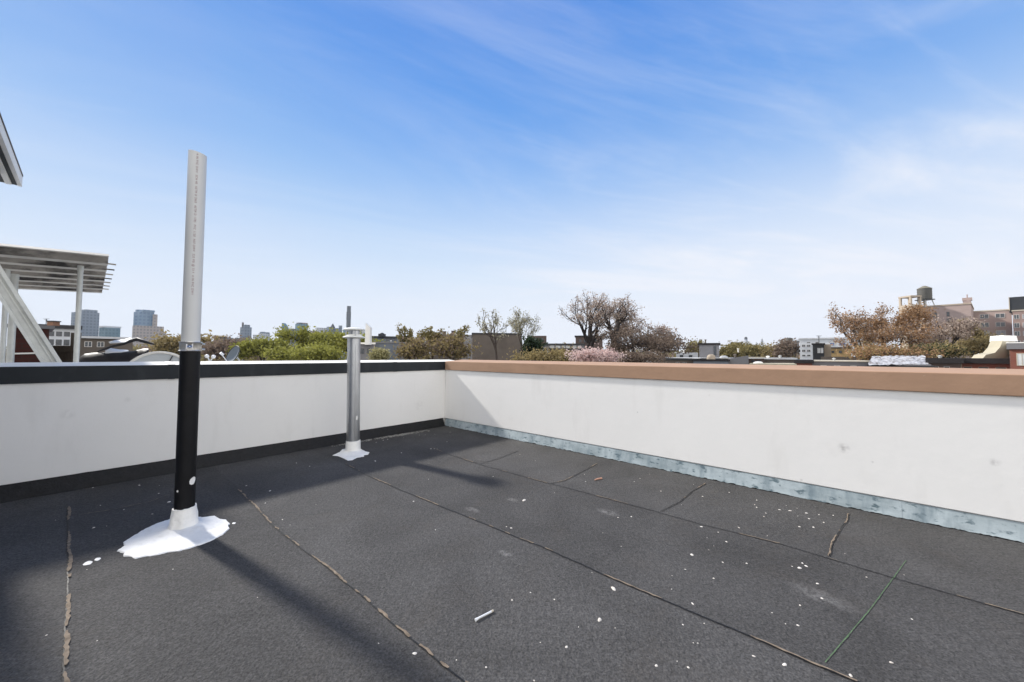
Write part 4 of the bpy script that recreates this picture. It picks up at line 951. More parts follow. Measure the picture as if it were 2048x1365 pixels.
def lump(name, label, cat, px0, px1, pyt, pyb, Y, matn, seed=0):
    c = at((px0 + px1) / 2, pyb, Y); w = (px1 - px0) / 2 * Y / FPX; h = at((px0 + px1) / 2, pyt, Y).z - c.z
    b = MB(); k = 0; nn = 18; rings = [(1, 0), (1.02, .35), (.85, .75), (.5, .97), (.1, 1)]
    for (f, z) in rings:
        for j in range(nn):
            t = 2 * math.pi * j / nn; q = 1 + .22 * noise.noise((math.cos(t) * 1.7 + seed, math.sin(t) * 1.7, z * 2)); b.v.append(c + Vector((w * f * q * math.cos(t), w * .6 * f * q * math.sin(t), h * z * (1 + .1 * noise.noise((t, seed, z))))))
    for i in range(len(rings) - 1):
        for j in range(nn): a = i * nn + j; cc = i * nn + (j + 1) % nn; b.face([a, cc, cc + nn, a + nn])
    b.face([(len(rings) - 1) * nn + j for j in range(nn)])
    return tag(b.build(name, matn, origin=c, smooth=True), label, cat)
lump('covered_table', 'pale tarpaulin mound in front of the grey roof bulkhead', 'tarpaulin', 1414, 1431, 709.5, 719, 35, 'beige')
lump('covered_table', 'white cover heaped right of the grey roof bulkhead', 'tarpaulin', 1440, 1456, 712, 717.5, 36, 'silverroof', 3)
B('building', 'ochre yellow building above the olive trees', 'building', 1462, 1483, 686, 210, 20, 'yellow', caps=[(685, 687, 'brownwall', 'roof', .3)], wins=[([(1466, 1469), (1473, 1476)], [(688, 692)], dict(frame='wframe'))])
B('building', 'pale block between the ochre building and domed tower', 'building', 1482, 1490, 687, 260, 20, 'whitewall')
c_ = at(1476.5, 705, 60); t = thing('vent_pipe', 'small bright white roof vent below the ochre building', 'vent pipe', c_); b = MB(); b.tube([c_, c_ + Z * .55], .10, 8); b.tube([c_ + Z * .5, c_ + Z * .62], .15, 8); b.build('pipe', 'trim', t)
B('house', 'dark brown house with pale roof edge, left of the three windowed facade', 'house', 1497, 1528, 716.5, 40, 10, 'brownbrick', top='silverroof', caps=[(714.5, 717.5, 'coping', 'coping', .1)], wins=[([(1503, 1509), (1515, 1521)], [(721, 725)], dict(frame='dframe'))])
B('house', 'brown house with silver roof above the pale three windowed facade', 'house', 1527, 1592, 718.5, 42, 12, 'brownwall', top='silverroof', caps=[(716.5, 719.5, 'silverroof', 'coping', .1)])
B('house', 'pale cream facade with three small dark windows at the brown coping', 'house', 1497, 1592, 728, 33, 6, 'cream', wins=[([(1535, 1542), (1555, 1563), (1575, 1583)], [(730.2, 733)], dict(frame='coping', mull=False))])
lump('parasol', 'pale folded sunshade on the cream facade roof', 'sunshade', 1507, 1526, 723.5, 728, 35, 'trim', 2)
B('house', 'narrow red brick house with black cornice, left of the beige row', 'house', 1592, 1624, 722, 33, 9, 'redbrick', caps=[(720.5, 727, 'cornice', 'cornice', .12)])
B('house', 'long beige house row with pale coping below the russet trees', 'house', 1622, 1742, 722.5, 33, 10, 'greywall', yaw=2, caps=[(722, 724, 'coping', 'coping', .08)], wins=[([(1640, 1652), (1668, 1680), (1700, 1712)], [(731.5, 735)], dict(frame='coping', mull=False, glasses=('palewin',)))])
B('building', 'pale grey stepped building at the end of the olive tree line', 'building', 1560, 1598, 682, 150, 20, 'greywall', caps=[(681, 683, 'silverroof', 'roof', .3)], wins=[([(1564, 1569), (1574, 1580)], [(689, 694)], dict(frame='dframe'))])
c_ = at(1579, 682, 150); t = thing('roof_tank', 'round dark roof tank on the pale stepped building', 'roof tank', c_); b = MB(); b.lathe(c_, [(1.1, 0), (1.1, 1.0), (.1, 1.3)], 14); b.build('drum', 'tank', t)
I = B('building', 'long white building with patchy blue panels behind the russet tree', 'building', 1596, 1742, 676, 110, 20, 'whitewall', yaw=-8, caps=[(673.5, 676.5, 'silverroof', 'roof', .2)],
  wins=[([(1612, 1617), (1630, 1636)], [(684, 688)], dict(frame='wframe')), ([(1662, 1670), (1678, 1690), (1700, 1712)], [(688, 692)], dict(frame='wframe', glasses=('bluepanel',)))]) if False else None
M_['bluepanel'] = mat('blue_panel', (0.14, 0.20, 0.38), .5, var=.2, vs=1)
I = B('building', 'long white building with patchy blue panels behind the russet tree', 'building', 1596, 1742, 678, 110, 20, 'whitewall', yaw=0, caps=[(675.5, 678.5, 'silverroof', 'roof', .2)],
  wins=[([(1612, 1618), (1630, 1636)], [(684, 689)], dict(frame='wframe')), ([(1660, 1668), (1678, 1690), (1700, 1712)], [(686, 691)], dict(frame='wframe', glasses=('bluepanel',)))])
B('building', 'pale blue house with stacked windows, left of the dark roof hut', 'house', 1600, 1626, 687, 70, 10, 'whitewall', wins=[([(1604, 1610), (1614, 1620)], [(690, 694), (700, 704), (710, 713)], dict(frame='wframe'))])
I = B('roof_hut', 'black framed roof hut with a pale window', 'roof hut', 1625, 1648, 688, 45, 4, 'darkmetal', caps=[(687, 689, 'cornice', 'roof', .1)])
window(I, 1634.5, 1646, 696.5, 706.5, 'palewin', 'dframe')
I = B('building', 'tan box extension attached right of the black roof hut', 'building', 1648, 1662, 689, 46, 5, 'beige')
I = B('building', 'ochre brick house with two small windows beside the russet trunk', 'house', 1660, 1702, 696, 52, 8, 'yellow', caps=[(694.5, 697, 'brownwall', 'cornice', .1)], wins=[([(1663, 1668), (1678, 1683)], [(702, 706)], dict(frame='dframe', mull=False))])
B('house', 'low dark roofed house between the ochre house and the beige row', 'house', 1640, 1740, 714, 42, 6, 'brownwall')
# white corrugated mansard / roof shelter
I = B('house', 'house with a rumpled white sloping roof under the russet trees', 'house', 1737, 1860, 729, 30, 8, 'greywall', caps=[(731, 733.5, 'darkroof', 'gutter', .15)])
b = MB(); e0, e1 = at(1736, 730, 29.8), at(1858, 731.5, 29.8); r0, r1 = at(1745, 711, 33), at(1849, 712, 33)
r0.z = at(1745, 712, 33).z; sheet(b, e0, e1, r1, r0, 90, 14, lambda u, v, p: Z * (.10 * noise.noise(p * 1.5) + .07 * noise.noise(p * 4)) + Vector((0, .1 * noise.noise(p * 2.2), 0)))
o = b.build('sloping_roof', 'crumplewhite', I['t'], smooth=True)
# dark corniced row
I = B('row_house', 'dark brown row house with heavy black cornice, left of the tan pilaster', 'row house', 1857, 1920, 722, 30, 10, 'brownbrick', caps=[(716.5, 727, 'cornice', 'cornice', .18)], wins=[([(1866, 1876), (1888, 1898)], [(733.5, 738)], dict(frame='wframe', mull=False))])
I = B('row_house', 'red brick row house with black cornice, right of the tan pilaster', 'row house', 1920, 2018, 720, 30, 10, 'redbrick', caps=[(717, 727.5, 'cornice', 'cornice', .18)], wins=[([(1926, 1942), (1957, 1976), (1991, 2010)], [(735, 740)], dict(frame='beige', mull=False))])
b = MB(); a_ = face_pt(I, .0, -6, .25); c_ = face_pt(I, .025, -6, .25); b.prism([a_, c_, c_ + I['dy'] * .3, a_ + I['dy'] * .3], [x + Z * (zpx(I, 719) + 6) for x in (a_, c_, c_ + I['dy'] * .3, a_ + I['dy'] * .3)]); b.build('pilaster', 'beige', I['t'])
I = B('house', 'taller red brick house with a tall window at the right edge', 'house', 2017, 2110, 690, 27, 9, 'redbrick', caps=[(686, 698.5, 'greywall', 'cornice', .12), (684.5, 686.5, 'trim', 'coping', .14)], wins=[([(2033, 2052), (2068, 2088)], [(708, 731)], dict(frame='coping', glasses=('palewin', 'glass')))])
# cream party wall with white cap
t_ = at(1990, 716, 32); t = thing('party_wall', 'cream sloping party wall with a white cap left of the red brick house', 'wall', Vector((t_.x, t_.y, -11)))
b = MB(); prf = [(1966, 717), (1972, 710), (1990, 706), (2000, 695), (2006, 681), (2018, 681), (2018, 718)]; fr = [at(x, y, 31) for x, y in prf]; fr2 = [at(1966, 760, 31), at(2018, 760, 31)]
b.prism(fr, [p + Vector((.5, 1.2, 0)) for p in fr]); b.build('wall', 'cream', t)
b = MB(); prf = [(2006, 683), (2007, 671), (2033, 672), (2036, 683)]; fr = [at(x, y, 31) for x, y in prf]; b.prism(fr, [p + Vector((.8, 1.5, 0)) for p in fr]); b.build('cap', 'trim', t)
b = MB(); c_ = at(1992, 717, 31); b.box(Vector((c_.x, c_.y + 1, -11)), Vector((.9, 0, 0)), Vector((0, .8, 0)), Z * (c_.z + 11)); b.build('base', 'cream', t)

def mast(label, px, py0, py1, Y, r=.03, arms=True, cat='aerial', name='aerial'):
    c0_, c1_ = at(px, py1, Y), at(px, py0, Y); c1_.x, c1_.y = c0_.x, c0_.y; b = MB(); t = thing(name, label, cat, c0_)
    b.tube([c0_, c1_], r, 6); b.build('mast', 'darkmetal', t)
    if arms:
        b = MB()
        for k_ in (0.0, .12, .24):
            q = c1_ - Z * (c1_ - c0_).length * k_; b.tube([q - Vector((.35 - k_, 0, 0)), q + Vector((.35 - k_, 0, 0))], r * .6, 4)
        b.build('arm', 'darkmetal', t)
def stub(label, px, py0, py1, Y, r, m='steel'):
    c0_, c1_ = at(px, py1, Y), at(px, py0, Y); t = thing('roof_vent', label, 'roof vent', c0_); b = MB(); h_ = c1_.z - c0_.z
    b.lathe(c0_, [(r, 0), (r, h_ * .6), (r * 1.6, h_ * .62), (r * 1.5, h_ * .8), (.01, h_)], 10); b.build('pipe', m, t, smooth=True)
mast('thin aerial standing on the black framed roof hut', 1638, 672, 688, 46, .035)
mast('thin aerial on the red brick row house beside the cream party wall', 1948, 703, 717, 33, .02)
mast('aerial standing on the plain brown grey blank wall', 1012, 652, 667, 82, .05)
mast('aerial on the pale house seen under the canopy', 92, 638, 651, 42, .03)
stub('round white vent on the red brick row house roof', 1958, 707.5, 717, 33, .10, 'trim')
stub('squat grey vent on the dark brown row house roof', 1880, 711, 717, 32, .10)
stub('short vent on the brown house with silver roof', 1560, 711, 717, 44, .12)
stub('stubby vent near the left end of the brown silver roofed house', 1536, 712, 717, 44, .14, 'trim')
stub('short vent on the sloping walled grey house', 1470, 708, 715, 38, .09, 'brownwall')
stub('grey vent on the long beige row roof', 1668, 716, 722.5, 35, .09)
stub('white vent on the left part of the pale roofed house', 1368, 701, 706, 60, .14, 'trim')
stub('small vent on the blue grey gable wall building', 782, 681, 685, 54, .10)
# pink apartment building
YP = 120
I1 = B('apartment_building', 'tall pinkish wing with a corner parapet behind the russet trees', 'apartment building', 1842, 1940, 611, YP, 22, 'pink', yaw=-3, caps=[(609.5, 612, 'beige', 'coping', .15)],
  wins=[([(1864, 1872), (1893, 1898)], [(625, 633)], dict(frame='dframe')), ([(1893, 1900)], [(638, 645)], dict(frame='dframe'))])
b = MB(); a_ = face_pt(I1, .85, zpx(I1, 611), 0); c_ = face_pt(I1, 1.0, zpx(I1, 611), 0); h_ = zpx(I1, 604) - zpx(I1, 611)
b.prism([a_, c_, c_ + I1['dy'] * 5, a_ + I1['dy'] * 5], [x + Z * h_ * (.75 if i in (0, 3) else 1) for i, x in enumerate((a_, c_, c_ + I1['dy'] * 5, a_ + I1['dy'] * 5))]); b.build('corner_parapet', 'pink', I1['t'])
b = MB(); q = face_pt(I1, .93, zpx(I1, 604), -2); b.box(q, I1['dx'] * 1.0, I1['dy'] * 1.0, Z * .9); b.tube([q + Z * .9, q + Z * 2], .15, 6); b.build('chimney', 'pink', I1['t'])
I2 = B('apartment_building', 'set back pink wing with two columns of wide windows', 'apartment building', 1941, 2022, 622, YP + 6, 20, 'pink', yaw=0, caps=[(620.5, 622.8, 'coping', 'coping', .15)],
  wins=[([(1960, 1976), (1991, 2008)], [(629, 636.5), (646, 654), (662.5, 671), (682, 689)], dict(frame='wframe', glasses=('glass', 'blind', 'glass')))])
I3 = B('apartment_building', 'nearest darker pink wing with closely set windows at the right edge', 'apartment building', 2023, 2130, 619.5, YP - 6, 20, 'pinkdark', yaw=0, caps=[(618, 620.3, 'coping', 'coping', .15)],
  wins=[([(2026, 2036), (2044, 2054), (2064, 2074), (2084, 2094)], [(628, 636), (645, 654), (662, 671), (681, 689)], dict(frame='wframe', glasses=('glass', 'blind')))])
I = boxthing('roof_plant_room', 'big black roof box on top of the darker pink wing', 'plant room', 2016, 2110, 592, YP - 1, 12, 'darkmetal', zb=zpx(I3, 619.4), part='cladding', yaw=0)
b = MB(); b.prism([face_pt(I, -.006, zpx(I, 619), .2), face_pt(I, .012, zpx(I, 619), .2), face_pt(I, .012, zpx(I, 619), -3), face_pt(I, -.006, zpx(I, 619), -3)], [face_pt(I, -.006, zpx(I, 591.5), .2), face_pt(I, .012, zpx(I, 591.5), .2), face_pt(I, .012, zpx(I, 591.5), -3), face_pt(I, -.006, zpx(I, 591.5), -3)]); b.build('edge_trim', 'coping', I['t'])
# concrete frame and water tank
YT = 124
c_ = at(1822, 660, YT); t = thing('stair_tower', 'beige open topped concrete frame left of the water tank', 'roof frame', Vector((c_.x, c_.y, -11)))
b = MB(); pw = YT / FPX
za = at(1822, 611, YT).z; zb_ = at(1822, 596, YT).z; zc_ = at(1822, 593, YT).z
b.box(Vector((c_.x, c_.y, -11)), Vector((10.5 * pw, 0, 0)), Vector((0, 2, 0)), Z * (za + 11)); b.build('shaft', 'beige', t)
b = MB()
for sx in (-1, 1):
    for sy in (-1, 1): b.box(Vector((c_.x + sx * 9.2 * pw, c_.y + sy * 1.6, za)), Vector((1.4 * pw, 0, 0)), Vector((0, .3, 0)), Z * (zb_ - za))
b.box(Vector((c_.x, c_.y, zb_)), Vector((11 * pw, 0, 0)), Vector((0, 2, 0)), Z * (zc_ - zb_)); b.build('open_frame', 'beige', t)
c_ = at(1850, 612, YT); t = thing('water_tank', 'grey round rooftop water tank with conical roof on legs', 'water tank', Vector((c_.x, c_.y, c_.z)))
rT = 10.4 * pw; z1 = at(1850, 599, YT).z; z2 = at(1850, 578, YT).z; z3 = at(1850, 572, YT).z; cc = Vector((c_.x, c_.y, 0))
b = MB(); b.lathe(cc, [(rT * .97, z1), (rT, z1 + .2), (rT * .99, z2)], 32, closed=True)
for k in range(5): zz = z1 + (z2 - z1) * (k + .5) / 5; b.lathe(cc, [(rT, zz - .06), (rT + .06, zz - .04), (rT + .06, zz + .04), (rT, zz + .06)], 32)
b.build('tank_body', 'tank', t, smooth=True)
b = MB(); b.lathe(cc, [(rT * 1.04, z2 - .05), (rT * 1.06, z2), (rT * .3, z3 - .15), (.05, z3)], 32); b.build('tank_roof', 'tankroof', t, smooth=True)
b = MB(); b.box(cc + Z * (z1 - .35), Vector((rT * .95, 0, 0)), Vector((0, rT * .95, 0)), Z * .3); b.build('platform', 'darkmetal', t)
for sx in (-1, 1):
    for sy in (-1, 1):
        b = MB(); b.tube([cc + Vector((sx * rT * .65, sy * rT * .65, z1 - .3)), cc + Vector((sx * rT * .95, sy * rT * .9, c_.z - .6))], .16, 6); b.build('leg', 'steel', t)
b = MB(); b.tube([cc + Vector((0, 0, z1)), cc + Vector((0, 0, c_.z - .6))], .35, 8); b.build('riser_pipe', 'beige', t)

# ------------------------------------------------------------------ trees
def grow(seed, levels, spread, fork, upbias=.35, nkids=(3, 3, 3, 2, 2, 2), trunks=1, curve=.18, ratio=.72, lean=(0, 0)):
    r = random.Random(seed); segs = []; tips = []
    def br(p, d, L, rad, lev):
        n_ = 3 if lev > 1 else 4; pts = [p]; dd = d.copy(); rr = [rad]
        for i in range(n_):
            dd = (dd + Vector((r.uniform(-1, 1), r.uniform(-1, 1), r.uniform(-.6, 1) * .6 + upbias * .35)) * curve).normalized()
            p = p + dd * (L / n_); pts.append(p); rr.append(rad * (1 - .42 * (i + 1) / n_))
        segs.append((pts, rr, lev))
        if lev >= levels: tips.append((pts[-1], dd)); tips.append((pts[-2], dd)); return
        if lev >= levels - 2: tips.append((pts[-1], dd)); tips.append((pts[-2], dd))
        k = nkids[min(lev, len(nkids) - 1)]; a0 = r.uniform(0, 6.28)
        for i in range(k):
            az = a0 + 2.4 * i + r.uniform(-.5, .5)
            lead = (i == 0); pos = 1.0 if lead or (i == 1 and lev == 0) else r.uniform(.35, 1.0)
            sp_ = spread * (r.uniform(.25, .6) if lead else r.uniform(.9, 1.5))
            o = dd.orthogonal().normalized(); o2 = dd.cross(o)
            nd = (dd * math.cos(sp_) + (o * math.cos(az) + o2 * math.sin(az)) * math.sin(sp_) + Z * upbias * .25).normalized()
            u_ = pos * n_; i0 = min(n_ - 1, int(u_)); st = pts[i0].lerp(pts[i0 + 1], u_ - i0)
            if lev == 0: st = pts[-1] if i < 2 else pts[-2]
            br(st, nd, L * ratio * (r.uniform(.85, 1.15) if lead else r.uniform(.7, 1.1)), rad * (.66 if lead else .5), lev + 1)
    for k in range(trunks):
        d = Vector((r.uniform(-.3, .3) * (trunks > 1) + lean[0], r.uniform(-.3, .3) * (trunks > 1) + lean[1], 1)).normalized()
        br(Vector((r.uniform(-.1, .1) * (trunks > 1), 0, 0)), d, fork, 1.0, 0)
    return segs, tips
def leafquad(mb, p, s, r, mi=0):
    u = Vector((r.gauss(0, 1), r.gauss(0, 1), r.gauss(0, 1))); u = u.normalized() if u.length > .01 else Vector((1, 0, 0)); v = u.orthogonal().normalized(); w = u.cross(v)
    t = r.uniform(0, 6.28); a = (v * math.cos(t) + w * math.sin(t)) * s; c = (w * math.cos(t) - v * math.sin(t)) * s * .6
    mb.poly([p - a, p + c, p + a, p - c], mi)
TREE_N = [0]
def tree(label, px0, px1, pyt, pyf, Y, seed, leaf, nleaf, ls, bark='bark', cat='tree', name='tree', levels=5, spread=.55, trunk_px=None, tr=.25, scatter=.5, up=.35, group=None,
         trunks=1, nk=(3, 3, 3, 2, 2, 2), zb=-11.0, ratio=.74, minr=.02, crownbox=None, curve=.18, thin=-.04, leaf2=None):
    """skeleton is grown, then stretched so the crown spans px0..px1 and tops out at pyt; pyf = height of the first fork"""
    segs, tips = grow(seed, levels, spread, 1.0, up, nk, trunks, ratio=ratio, curve=curve)
    pc = at((px0 + px1) / 2, pyt, Y); bx = trunk_px if trunk_px is not None else (px0 + px1) / 2
    base = at(bx, 712, Y); base.z = zb; zf = at(bx, pyf, Y).z; zt = pc.z
    pts = [p for s in segs if s[2] > 0 for p in s[0]]
    x0 = min(p.x for p in pts); x1 = max(p.x for p in pts); z1 = max(p.z for p in pts); y0 = min(p.y for p in pts); y1 = max(p.y for p in pts)
    X0 = at(px0, 690, Y).x - base.x; X1 = at(px1, 690, Y).x - base.x; half = (X1 - X0) / 2
    def T(p):
        if p.x < 0: x = p.x / x0 * X0 if x0 < 0 else 0
        else: x = p.x / x1 * X1
        y = p.y / max(abs(y0), abs(y1)) * half * .8
        z = zb + (zf - zb) * p.z if p.z < 1 else zf + (p.z - 1) / (z1 - 1) * (zt - zf - ls * .6)
        f = min(1, max(0, p.z)) 
        return base + Vector((x * (f if p.z < 1 else 1), y * (f if p.z < 1 else 1), z - zb))
    t = thing(name, label, cat, base, group)
    b = MB()
    for (pp, rr, lev) in segs:
        b.tube([T(p) for p in pp], [max(minr, q * tr) for q in rr], 7 if lev < 2 else (5 if lev < 3 else 3), cap=False)
    b.build('trunk', bark, t, smooth=True)
    r = random.Random(seed + 99); b = MB(); T_ = [(T(p), d) for p, d in tips]
    sel = [x for x in T_ if noise.noise(x[0] * (1.6 / max(.3, half * .25)) + Vector((seed, 0, 0))) > thin]
    T_ = sel if len(sel) > 10 else T_
    for i in range(nleaf):
        p, d = T_[r.randrange(len(T_))]; q = p + Vector((r.gauss(0, 1), r.gauss(0, 1), r.gauss(0, .8))) * scatter * ls * 2
        leafquad(b, q, ls * r.uniform(.45, 1.1), r, 1 if leaf2 and r.random() < .3 else 0)
    b.build('crown', [leaf, leaf2] if leaf2 else leaf, t)
    return t
# left green group
tree('bushy brown budding tree directly behind the tall pipe', 330, 445, 678, 705, 75, 11, 'lgreenbrown', 5000, .38, scatter=1.2, levels=5)
tree('brown budding tree behind the small dark dish', 430, 520, 683, 708, 70, 12, 'lbrown', 4200, .34, scatter=1.2)
tree('bright yellow green tree, leftmost of the green group', 490, 575, 680, 708, 62, 13, 'lgreen', 6500, .26, scatter=1.2, bark='barkdark', tr=.3)
tree('spring green tree with dark forking limbs, middle of the green group', 572, 672, 659, 708, 58, 14, 'lgreen', 8500, .24, scatter=1.1, bark='barkdark', tr=.36, levels=5, trunk_px=612)
tree('yellowish green tree partly hidden by the galvanised flue', 640, 748, 667, 708, 56, 15, 'lgreen', 7500, .24, scatter=1.1, bark='barkdark', tr=.34, levels=5)
tree('low green shrub tree in front of the green group', 540, 700, 696, 716, 50, 16, 'lgreen', 5000, .22, scatter=1.3, bark='barkdark', tr=.2)
tree('pair of small cream yellow conifers behind the black coping', 746, 769, 702, 722, 20, 17, 'lcream', 3500, .07, scatter=1.1, cat='conifer', name='conifer', levels=4, minr=.008, tr=.06)
tree('sparse budding tree with thin shoots right of the blank gable', 795, 850, 650, 705, 55, 18, 'lolive', 1200, .22, levels=4, tr=.16, up=.9, spread=.4)
tree('brown shrubby tree low behind the corner of the walls', 800, 880, 684, 712, 48, 19, 'lgreenbrown', 3600, .2, scatter=1.4, tr=.15, leaf2='lbrown')
tree('sparse olive tree with upright shoots, left of the brown apartment block', 838, 885, 653, 700, 52, 20, 'lolive', 1300, .22, levels=4, tr=.15, up=.9, spread=.4)
tree('tangled russet brown shrub tree before the brown apartment block', 850, 950, 676, 712, 50, 21, 'lgreenbrown', 4000, .21, leaf2='lbrown', scatter=1.5, tr=.15)
tree('thin budding tree rising over the brown apartment block', 893, 935, 648, 700, 54, 22, 'lolive', 900, .2, levels=4, tr=.13, up=.9, spread=.4)
tree('nearly bare tree with few buds and forked limbs before the blank wall', 955, 1034, 619, 695, 50, 23, 'lwhite', 800, .14, levels=5, tr=.22, up=.7, spread=.5, trunk_px=998, scatter=.7, minr=.03, nk=(3, 3, 2, 2, 2, 2))
tree('pale budding tree with upright sprays right of the blank wall', 1018, 1085, 617, 690, 52, 24, 'lwhite', 2000, .13, levels=5, tr=.2, up=.9, spread=.48, trunk_px=1040, scatter=1.0, minr=.02)
tree('small dark evergreen tree left of the orange brick house', 1052, 1088, 672, 712, 46, 25, 'ldark', 2600, .2, scatter=1.0, bark='barkdark', tr=.2)
tree('low green brown shrub before the orange brick house', 1030, 1150, 712, 722, 38, 26, 'lgreenbrown', 4500, .15, scatter=1.8, tr=.08, cat='shrub', name='shrub', zb=-11)
# the big tree
tree('biggest bare budding tree, its left trunk, above the pink blossom', 1119, 1240, 582, 690, 48, 31, 'lbud', 3000, .12, bark='barkdark', levels=6, tr=.62, up=.45, spread=.5, trunk_px=1176, nk=(3, 3, 3, 2, 2, 2), scatter=1.0, minr=.022, ratio=.78)
tree('big bare budding tree just right of the biggest one, trunk forking high', 1170, 1295, 580, 665, 50, 34, 'lbud', 3600, .12, bark='barkdark', levels=6, tr=.6, up=.4, spread=.5, trunk_px=1222, nk=(3, 3, 3, 2, 2, 2), scatter=1.0, minr=.022, ratio=.78)
tree('wide grey brown budding tree sloping down to the right', 1235, 1352, 622, 690, 52, 33, 'lbud', 3800, .16, bark='barkdark', levels=6, tr=.25, up=.1, spread=.6, trunk_px=1262, scatter=1.2, minr=.026)
tree('dense brown thicket tree below the wide grey brown one', 1195, 1345, 664, 708, 46, 37, 'lbrown', 6500, .15, bark='barkdark', levels=6, tr=.2, up=.2, spread=.6, scatter=1.6)
tree('brown twiggy tree at the right end of the thicket', 1280, 1372, 668, 710, 50, 38, 'lbrown', 3600, .18, bark='barkdark', levels=5, tr=.16, up=.2, spread=.6, scatter=1.5)
tree('pink blossoming tree just above the brown coping', 1140, 1245, 708, 718, 30, 39, 'lpink', 5500, .10, levels=5, tr=.1, scatter=1.6, zb=-11, cat='blossom tree')
tree('low bare dark shrub right of the pink blossom', 1235, 1330, 712, 721, 32, 40, 'lbrown', 4000, .10, levels=5, tr=.07, scatter=1.5, cat='shrub', name='shrub')
# right
tree('small green tree left of the grey roof bulkhead', 1378, 1402, 683, 712, 60, 41, 'lolive', 2200, .24, levels=4, tr=.14, scatter=1.1)
tree('olive tree left of the domed tower, above the silver roof', 1432, 1490, 696, 712, 95, 60, 'lolive', 5000, .36, levels=5, tr=.2, scatter=1.4)
tree('yellowish olive tree below the two slim far towers', 1482, 1540, 699, 714, 90, 61, 'lolive', 5500, .34, levels=5, tr=.2, scatter=1.4)
tree('olive brown tree between the slim pointed tower and pale stepped building', 1528, 1580, 698, 714, 85, 62, 'lgreenbrown', 5500, .32, levels=5, tr=.2, scatter=1.4)
tree('grey bare tree before the pale stepped building', 1556, 1600, 682, 712, 75, 42, 'lbrown', 2800, .26, levels=5, tr=.14, scatter=1.2)
tree('russet tree with open white dotted crown, leftmost of the russet group', 1650, 1765, 612, 706, 40, 43, 'lorange', 4200, .12, leaf2='lbud', levels=6, tr=.26, up=.35, spread=.52, trunk_px=1726, scatter=1.1, minr=.018)
tree('dense orange russet tree in the middle of the russet group', 1715, 1862, 618, 706, 44, 44, 'lorange', 9500, .13, leaf2='lbud', levels=6, tr=.2, up=.4, spread=.55, trunk_px=1785, scatter=1.5)
tree('bright orange tree rising highest below the water tank', 1780, 1862, 612, 690, 46, 45, 'lorange', 6500, .13, levels=6, tr=.2, up=.6, spread=.5, scatter=1.3)
tree('greyish budding tree with pale trunk before the pink building', 1862, 1942, 632, 700, 42, 46, 'lbud', 4200, .11, levels=6, tr=.24, up=.3, spread=.55, trunk_px=1893, scatter=1.2)
tree('tall olive tree against the joint of the two pink wings', 1930, 1972, 642, 700, 48, 47, 'lgreenbrown', 5200, .16, levels=5, tr=.15, up=.6, spread=.42, scatter=1.3)
tree('low green and olive shrub tree above the black cornice', 1830, 1925, 692, 712, 38, 48, 'lgreenbrown', 3600, .14, leaf2='ldark', levels=5, tr=.12, scatter=1.4)
tree('olive grey shrub tree left of the cream party wall', 1930, 2012, 676, 710, 44, 49, 'lgreenbrown', 6500, .17, levels=5, tr=.12, scatter=1.4)
tree('orange brown shrub tree behind the beige row', 1690, 1850, 692, 714, 37, 50, 'lorange', 4500, .12, leaf2='lgreenbrown', levels=5, tr=.12, scatter=1.6)

# far off trees reading as one olive brown mass
def far_trees():
    r = random.Random(5); b = MB()
    prof = [(-200, 690), (60, 690), (250, 690), (350, 683), (450, 686), (520, 684), (800, 690), (900, 690), (1000, 686), (1120, 684), (1200, 690), (1360, 699), (1440, 694), (1470, 696), (1540, 697), (1600, 702), (1700, 704), (1800, 702), (2048, 700), (2300, 700)]
    def top(x):
        for (a, ya), (c, yc) in zip(prof, prof[1:]):
            if a <= x <= c: return ya + (yc - ya) * (x - a) / (c - a)
        return 700
    for i in range(520):
        x = r.uniform(-200, 2300); Y = r.uniform(120, 420); yt = top(x) + abs(r.gauss(0, 5)) ; p = at(x, yt, Y)
        h = r.uniform(8, 14); w = r.uniform(3.5, 8); mi = 0 if r.random() < .55 else (1 if r.random() < .6 else 2)
        for k in range(95):
            u = Vector((r.gauss(0, 1), r.gauss(0, 1), r.gauss(0, 1))).normalized() * (r.random() ** .4)
            q = Vector((p.x + u.x * w, p.y + u.y * w, p.z - h / 2 + u.z * h / 2)); leafquad(b, q, r.uniform(.6, 1.3), r, mi)
        b.tube([Vector((p.x, p.y, -11)), Vector((p.x, p.y, p.z - h * .4))], [.35, .15], 4, 3, cap=False)
    tag(b.build('distant_trees', ['lolive', 'lbrown', 'lgreenbrown', 'bark'], origin=Vector((0, 250, -11))), 'olive brown mass of far off trees along the horizon', 'trees', kind='stuff')
far_trees()

# far low city between the trees and the towers
r = random.Random(9); k = 0

# ------------------------------------------------------------------ light
SUN_EL = 35.5; sdir = Vector((.85, -.53, 0)).normalized()       # direction the shadows fall
tosun = Vector((-sdir.x * math.cos(R(SUN_EL)), -sdir.y * math.cos(R(SUN_EL)), math.sin(R(SUN_EL))))
ld = bpy.data.lights.new('sun', 'SUN'); ld.energy = 3.0; ld.angle = R(3.2); ld.color = (1.0, 0.955, 0.89)
lo = bpy.data.objects.new('sun', ld); COL.objects.link(lo); lo.rotation_euler = tosun.to_track_quat('Z', 'Y').to_euler()
w = bpy.data.worlds.new('World'); sc.world = w; w.use_nodes = True; nt = w.node_tree; n = nt.nodes; Lk = nt.links.new
bg = n['Background']; sky = n.new('ShaderNodeTexSky'); sky.sky_type = 'NISHITA'; sky.sun_disc = False
sky.sun_elevation = R(SUN_EL); sky.sun_rotation = math.atan2(tosun.x, tosun.y); sky.air_density = 1.0; sky.dust_density = 0.4; sky.ozone_density = 2.0
bg.inputs['Strength'].default_value = 0.12
EXPO = 1.0; KX = 1 / (2 ** EXPO)
bg.inputs['Strength'].default_value = 0.10
tc = n.new('ShaderNodeTexCoord'); sx = n.new('ShaderNodeSeparateXYZ'); Lk(tc.outputs['Generated'], sx.inputs[0])
